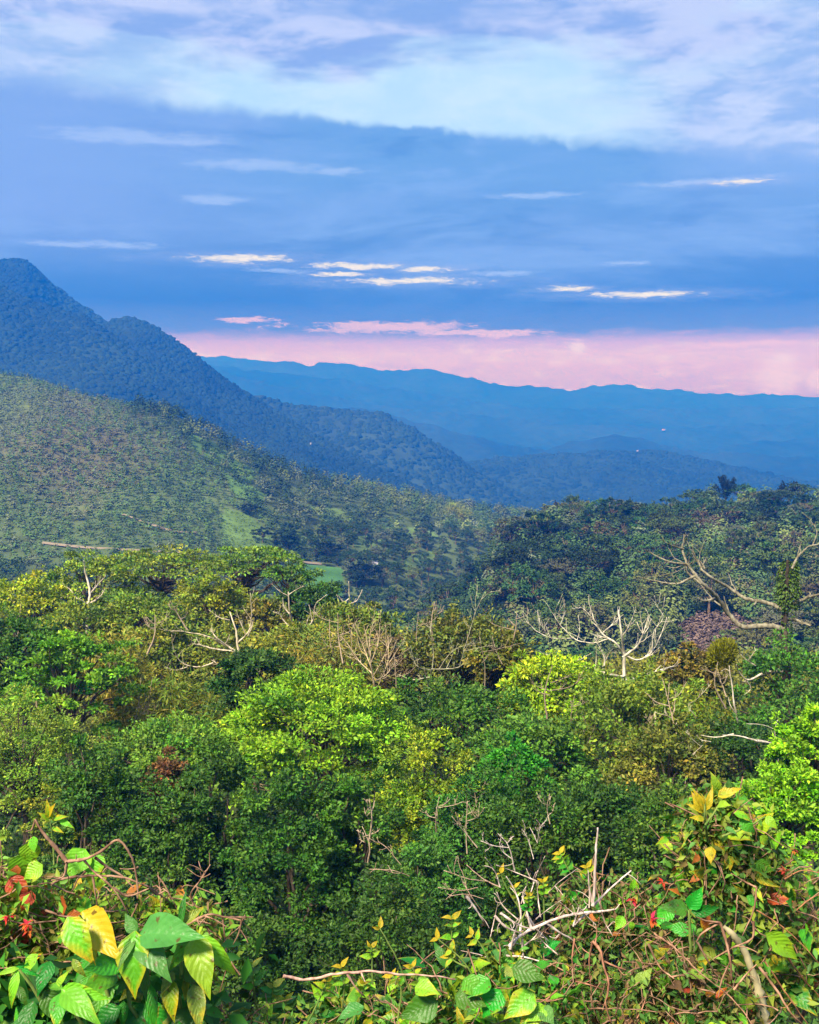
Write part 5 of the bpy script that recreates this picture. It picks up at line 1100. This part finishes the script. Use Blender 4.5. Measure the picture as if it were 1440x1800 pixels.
stem_obj(tall, [P(1245, 1480, 4.35), P(1240, 1440, 4.2), P(1240, 1400, 4.2)], .006, .003, STEM); stem_obj(tall, [P(1240, 1450, 4.2), P(1265, 1415, 4.2), P(1285, 1385, 4.2)], .005, .003, STEM); stem_obj(tall, [P(1270, 1470, 4.25), P(1310, 1455, 4.2), P(1345, 1436, 4.2)], .005, .003, STEM)
for x, y, s in ((1165, 1552, .03), (1113, 1582, .034), (1146, 1615, .038), (1380, 1532, .03), (1396, 1495, .02)): flower(tall, P(x, y, 4.12), s, R_, (.55, .025, .02) if x < 1200 else (.4, .10, .02))
mid_ = creeper('creeper', 'brown and green creeper tangle between the bleached sticks and the tall shrub', 'creeper', [(P(1090, 1720, 4.5), np.array([.32, .28, .28]), 1.2), (P(1060, 1600, 4.7), np.array([.20, .2, .12]), .5), (P(1190, 1780, 4.2), np.array([.3, .25, .22]), .8)],
        R_, 260, (.04, .10), ['olive', 'deep', 'olive', 'green', 'brown', 'lime', 'lime', 'olive', 'deep', 'green', 'rust'], OV + HT + LN, 4.5, 1080, 190, 5800, .042, [(.10, .21, .03), (.16, .16, .035), (.18, .115, .05), (.05, .14, .022), (.13, .26, .035)])
low = creeper('leafy_shrub', 'low leafy shrub with wavy dark green leaves and yellow tips', 'shrub', [(P(850, 1775, 4.1), np.array([.36, .28, .17]), 1.1), (P(700, 1800, 4.2), np.array([.30, .25, .15]), .8), (P(560, 1825, 4.1), np.array([.28, .25, .13]), .6), (P(900, 1700, 4.4), np.array([.14, .15, .12]), .3)],
        R_, 270, (.05, .15), ['green', 'deep', 'deep', 'green', 'lime', 'blue', 'olive', 'lime', 'yell'], OV + LN + HT, 4.2, 760, 120, 4200, .045, [(.07, .21, .025), (.04, .15, .025), (.15, .25, .025), (.20, .26, .025)])
for (bx, by, tx, ty, k, w) in ((900, 1700, 960, 1720, 'deep', 1.0), (880, 1740, 845, 1790, 'green', 1.1), (940, 1745, 885, 1790, 'yell', 1.0), (860, 1720, 820, 1750, 'green', 1.2), (950, 1770, 975, 1800, 'blue', 1.3), (945, 1775, 915, 1805, 'yell', 1.2), (960, 1770, 925, 1795, 'lime', 1.0), (770, 1760, 700, 1790, 'deep', 1.0), (730, 1735, 770, 1740, 'lime', 1.1), (800, 1750, 855, 1765, 'deep', 1.1), (815, 1720, 850, 1750, 'green', 1.3), (640, 1770, 590, 1785, 'blue', .8)):
    place_leaf(HT[int(R_.integers(0, 2))], low, P(bx, by, 3.75), P(tx, ty, 3.7), NV + R_.normal(size=3) * .25, w, GL[k])
def shoot(root, pts, d, rng, pairs, size, pal, mat=STEM):
    p = np.array([P(x, y, d) for x, y in pts]); cv = curve(p, 8, .003, rng); tb = Tubes(); tb.add(cv - np.array(root.location), np.linspace(.0045, .002, len(cv)), 5); mobj('stem', tb.mesh('shoot_stem', mat), root)
    for i in range(pairs):
        t = len(cv) - 1 - int(i * len(cv) * .55 / max(pairs, 1)); t = max(t, 1); ax = unit(cv[t] - cv[t - 1]); a0 = rng.random() * 3
        for s in (-1, 1):
            sd_ = unit(np.cross(ax, [math.sin(a0), -1, math.cos(a0) * .3])) * s; dr = unit(sd_ + ax * (.6 if i else 1.0) + [0, -.2, -.1]); L = size * (.6 + .25 * i / max(pairs, 1) + .3 * rng.random()); k = pal[min(i, len(pal) - 1)]
            col = np.array(GL[k]); col[:3] *= .8 + .4 * rng.random(); place_leaf(LN[int(rng.integers(0, 3))], root, cv[t], cv[t] + dr * L, NV + rng.normal(size=3) * .3, 1.25, col)
YG = ['gold', 'yell', 'lime', 'green']
for pts, d, n, s in (([(720, 1740), (695, 1680), (668, 1632)], 4.0, 1, .055), ([(655, 1730), (654, 1690), (653, 1665)], 4.0, 3, .05), ([(600, 1790), (605, 1740), (600, 1700)], 4.0, 3, .055), ([(540, 1800), (560, 1760), (575, 1725)], 3.9, 3, .055), ([(790, 1700), (793, 1660), (795, 1615)], 4.2, 3, .06), ([(835, 1720), (810, 1685), (770, 1650)], 4.1, 2, .05), ([(915, 1600), (890, 1560), (880, 1535)], 4.4, 1, .05), ([(925, 1640), (910, 1590), (905, 1560)], 4.4, 2, .045),
                     ([(957, 1625), (956, 1580), (955, 1550)], 4.5, 3, .05), ([(1020, 1560), (1000, 1530), (985, 1500)], 4.6, 5, .055), ([(1040, 1570), (1035, 1540), (1032, 1525)], 4.6, 2, .05), ([(860, 1690), (845, 1660), (830, 1645)], 4.2, 2, .05), ([(905, 1640), (925, 1600), (930, 1575)], 4.3, 5, .04), ([(700, 1790), (705, 1740), (690, 1715)], 4.0, 3, .05), ([(620, 1800), (632, 1760), (640, 1730)], 3.95, 3, .05), ([(760, 1790), (740, 1740), (725, 1700)], 4.0, 3, .05), ([(820, 1700), (800, 1690), (790, 1680)], 4.1, 2, .05)):
    shoot(low, pts, d, R_, n, s, YG)
sp = empty('seedling', ground_at(440, 4.3), 'small bluish green seedling in paired leaves below the drooping leaves', 'plant')
for pts, n in (([(455, 1800), (447, 1740), (445, 1700)], 4), ([(480, 1800), (478, 1760), (480, 1735)], 4), ([(408, 1800), (395, 1770), (385, 1745)], 2), ([(500, 1810), (505, 1780), (502, 1760)], 3), ([(430, 1810), (425, 1790), (420, 1775)], 3)): shoot(sp, pts, 4.3, R_, n, .075, ['olive', 'blue', 'deep', 'green'])
stem_obj(sp, [np.array(sp.location), P(450, 1830, 4.3), P(455, 1795, 4.3)], .006, .004, STEM); stem_obj(sp, [np.array(sp.location), P(480, 1830, 4.3), P(480, 1795, 4.3)], .006, .004, STEM)
vine('fallen_stick', 'long smooth reddish stick lying level across the low shrub', 3.9, [[(498, 1716), (540, 1722), (590, 1712), (640, 1708), (700, 1712), (760, 1716), (800, 1722)], [(610, 1712), (625, 1735), (640, 1750)], [(635, 1710), (642, 1726)]], .0065, 81, DRY, (1.0, .72, .62), 0, 'stick')
vine('dead_brush', 'spray of bleached sticks lying between the low shrub and the creeper', 4.25, [[(895, 1665), (915, 1645), (960, 1622), (1010, 1607), (1060, 1602), (1080, 1598)], [(897, 1668), (905, 1640), (915, 1615)], [(915, 1648), (915, 1600), (905, 1565), (890, 1540)], [(935, 1635), (925, 1600), (918, 1575)], [(925, 1608), (945, 1635), (965, 1655)], [(1010, 1625), (1030, 1608), (1060, 1600)], [(1008, 1628), (1018, 1595)], [(1045, 1590), (1075, 1560), (1110, 1530)], [(880, 1605), (910, 1625), (940, 1635)], [(890, 1680), (920, 1682), (950, 1690)], [(918, 1650), (920, 1690), (918, 1710)], [(960, 1622), (985, 1640), (1005, 1650)], [(820, 1575), (838, 1600), (850, 1620)], [(870, 1610), (890, 1630), (915, 1640)]],
     .0085, 82, DRY, (1.2, 1.15, 1.15), 2, 'sticks')
r9 = np.random.default_rng(95); xs9 = []
for i in range(16):
    x, y = r9.uniform(850, 1090), r9.uniform(1545, 1690); a = r9.uniform(-2.9, -.2); l = r9.uniform(35, 85); xs9.append([(x, y), (x + math.cos(a) * l * .5 + r9.normal() * 3, y + math.sin(a) * l * .5 * .8), (x + math.cos(a) * l, y + math.sin(a) * l * .8)])
vine('dead_brush', 'heap of thin crossing dry sticks around the larger bleached spray', 4.33, xs9, .004, 96, DRY, (1.1, 1.0, .95), 2, 'sticks', depth=.2)
vine('upright_stick', 'straight pale stick pointing up with a greenish tip', 4.3, [[(1042, 1592), (1045, 1560), (1047, 1510), (1049, 1480), (1051, 1455)], [(1042, 1590), (1036, 1560), (1034, 1530)]], .0075, 83, DRY, (1.2, 1.12, 1.1), 0, 'stick', depth=.03)
vine('bare_branches', 'brown bare branches crossing in front of the creeper clad shrub', 4.05, [[(1266, 1622), (1275, 1650), (1284, 1690), (1286, 1728)], [(1284, 1690), (1270, 1720), (1262, 1755)], [(1266, 1622), (1240, 1618), (1225, 1612)], [(1266, 1622), (1235, 1640), (1225, 1655)], [(1225, 1655), (1245, 1690), (1262, 1720)], [(1150, 1640), (1190, 1670), (1230, 1710), (1270, 1740), (1300, 1770), (1325, 1805)], [(1330, 1560), (1325, 1600), (1305, 1645)], [(1330, 1560), (1310, 1550), (1285, 1535)], [(1325, 1620), (1322, 1650), (1290, 1665), (1255, 1685)], [(1290, 1740), (1310, 1715), (1330, 1695)], [(1335, 1700), (1365, 1740), (1390, 1780), (1410, 1800)], [(1140, 1660), (1160, 1700), (1185, 1720)]], .007, 84, TWIG, (1.3, 1.25, 1.2), 1)
vine('bare_branches', 'thin pinkish bent twigs hanging over the brown creeper tangle', 4.0, [[(1042, 1655), (1055, 1670), (1062, 1700), (1070, 1730), (1065, 1765), (1075, 1800)], [(1042, 1656), (1036, 1690), (1040, 1750)], [(1010, 1650), (1006, 1690), (1015, 1730)], [(1012, 1725), (1040, 1732), (1062, 1740)], [(1120, 1790), (1130, 1770), (1138, 1745)], [(980, 1740), (960, 1760), (990, 1755)], [(1062, 1690), (1085, 1700), (1100, 1705)]], .0055, 85, TWIG, (1.4, 1.15, 1.1), 2)
vine('mossy_trunk', 'thick pale mossy stem slanting inside the creeper clad shrub', 4.22, [[(1345, 1800), (1335, 1750), (1325, 1715), (1310, 1675), (1290, 1645), (1272, 1628)]], .022, 86, PALE, (.8, .78, .55), 2, 'trunk')
vine('dry_vine', 'long dry vines trailing down the outer side of the creeper clad shrub', 4.3, [[(1360, 1640), (1390, 1690), (1420, 1730), (1450, 1760)], [(1330, 1600), (1370, 1625), (1410, 1660), (1445, 1700)], [(1380, 1545), (1410, 1530), (1445, 1535)], [(1400, 1600), (1425, 1580), (1450, 1570)], [(1345, 1690), (1385, 1750), (1420, 1800)]], .005, 87, TWIG, (1.2, .95, .7), 2)

# a bird far off in the sky
BLACK = plain_mat('dark plumage', (.03, .035, .05), .7)
bp_ = P(1212, 467, 420); e = empty('bird', bp_, 'tiny dark bird in flight under the blue cloud deck', 'bird')
s_ = .55; Vb = np.array([(0, .5, 0), (.09, .1, .03), (0, -.45, .02), (-.09, .1, .03), (0, .1, -.08), (.0, .05, .09)]) * s_
mobj('body', np_mesh('bird_body', Vb, [np.array([(0, 1, 5), (1, 2, 5), (2, 3, 5), (3, 0, 5), (1, 0, 4), (2, 1, 4), (3, 2, 4), (0, 3, 4)])], BLACK), e)
for sx in (-1, 1):
    Vw = np.array([(sx * .06, .2, .05), (sx * .06, -.12, .05), (sx * .3, -.06, .5), (sx * .34, .14, .48), (sx * .42, -.1, .95)]) * s_; mobj('wing', np_mesh('bird_wing', Vw, [np.array([(0, 1, 2, 3)]), np.array([(3, 2, 4)])], BLACK), e)

# ------------------------------------------------------------------ haze over the valley
m, N, L = new_mat('haze'); pv = N('ShaderNodeVolumePrincipled'); pv.inputs['Color'].default_value = (*HAZE_C, 1); pv.inputs['Density'].default_value = HAZE_D
pv.inputs['Absorption Color'].default_value = (*HAZE_ABS, 1); pv.inputs['Anisotropy'].default_value = 0.0
o = N('ShaderNodeOutputMaterial'); L(pv.outputs[0], o.inputs['Volume'])
try: m.volume_intersection_method = 'FAST'
except Exception: pass
hz = mobj('haze', box_mesh('haze', (-7200, -420, -420), (7200, 9700, HAZE_TOP), m)); tag(hz, 'blue haze that fills the valley out to the far ridges', 'haze', kind='stuff')
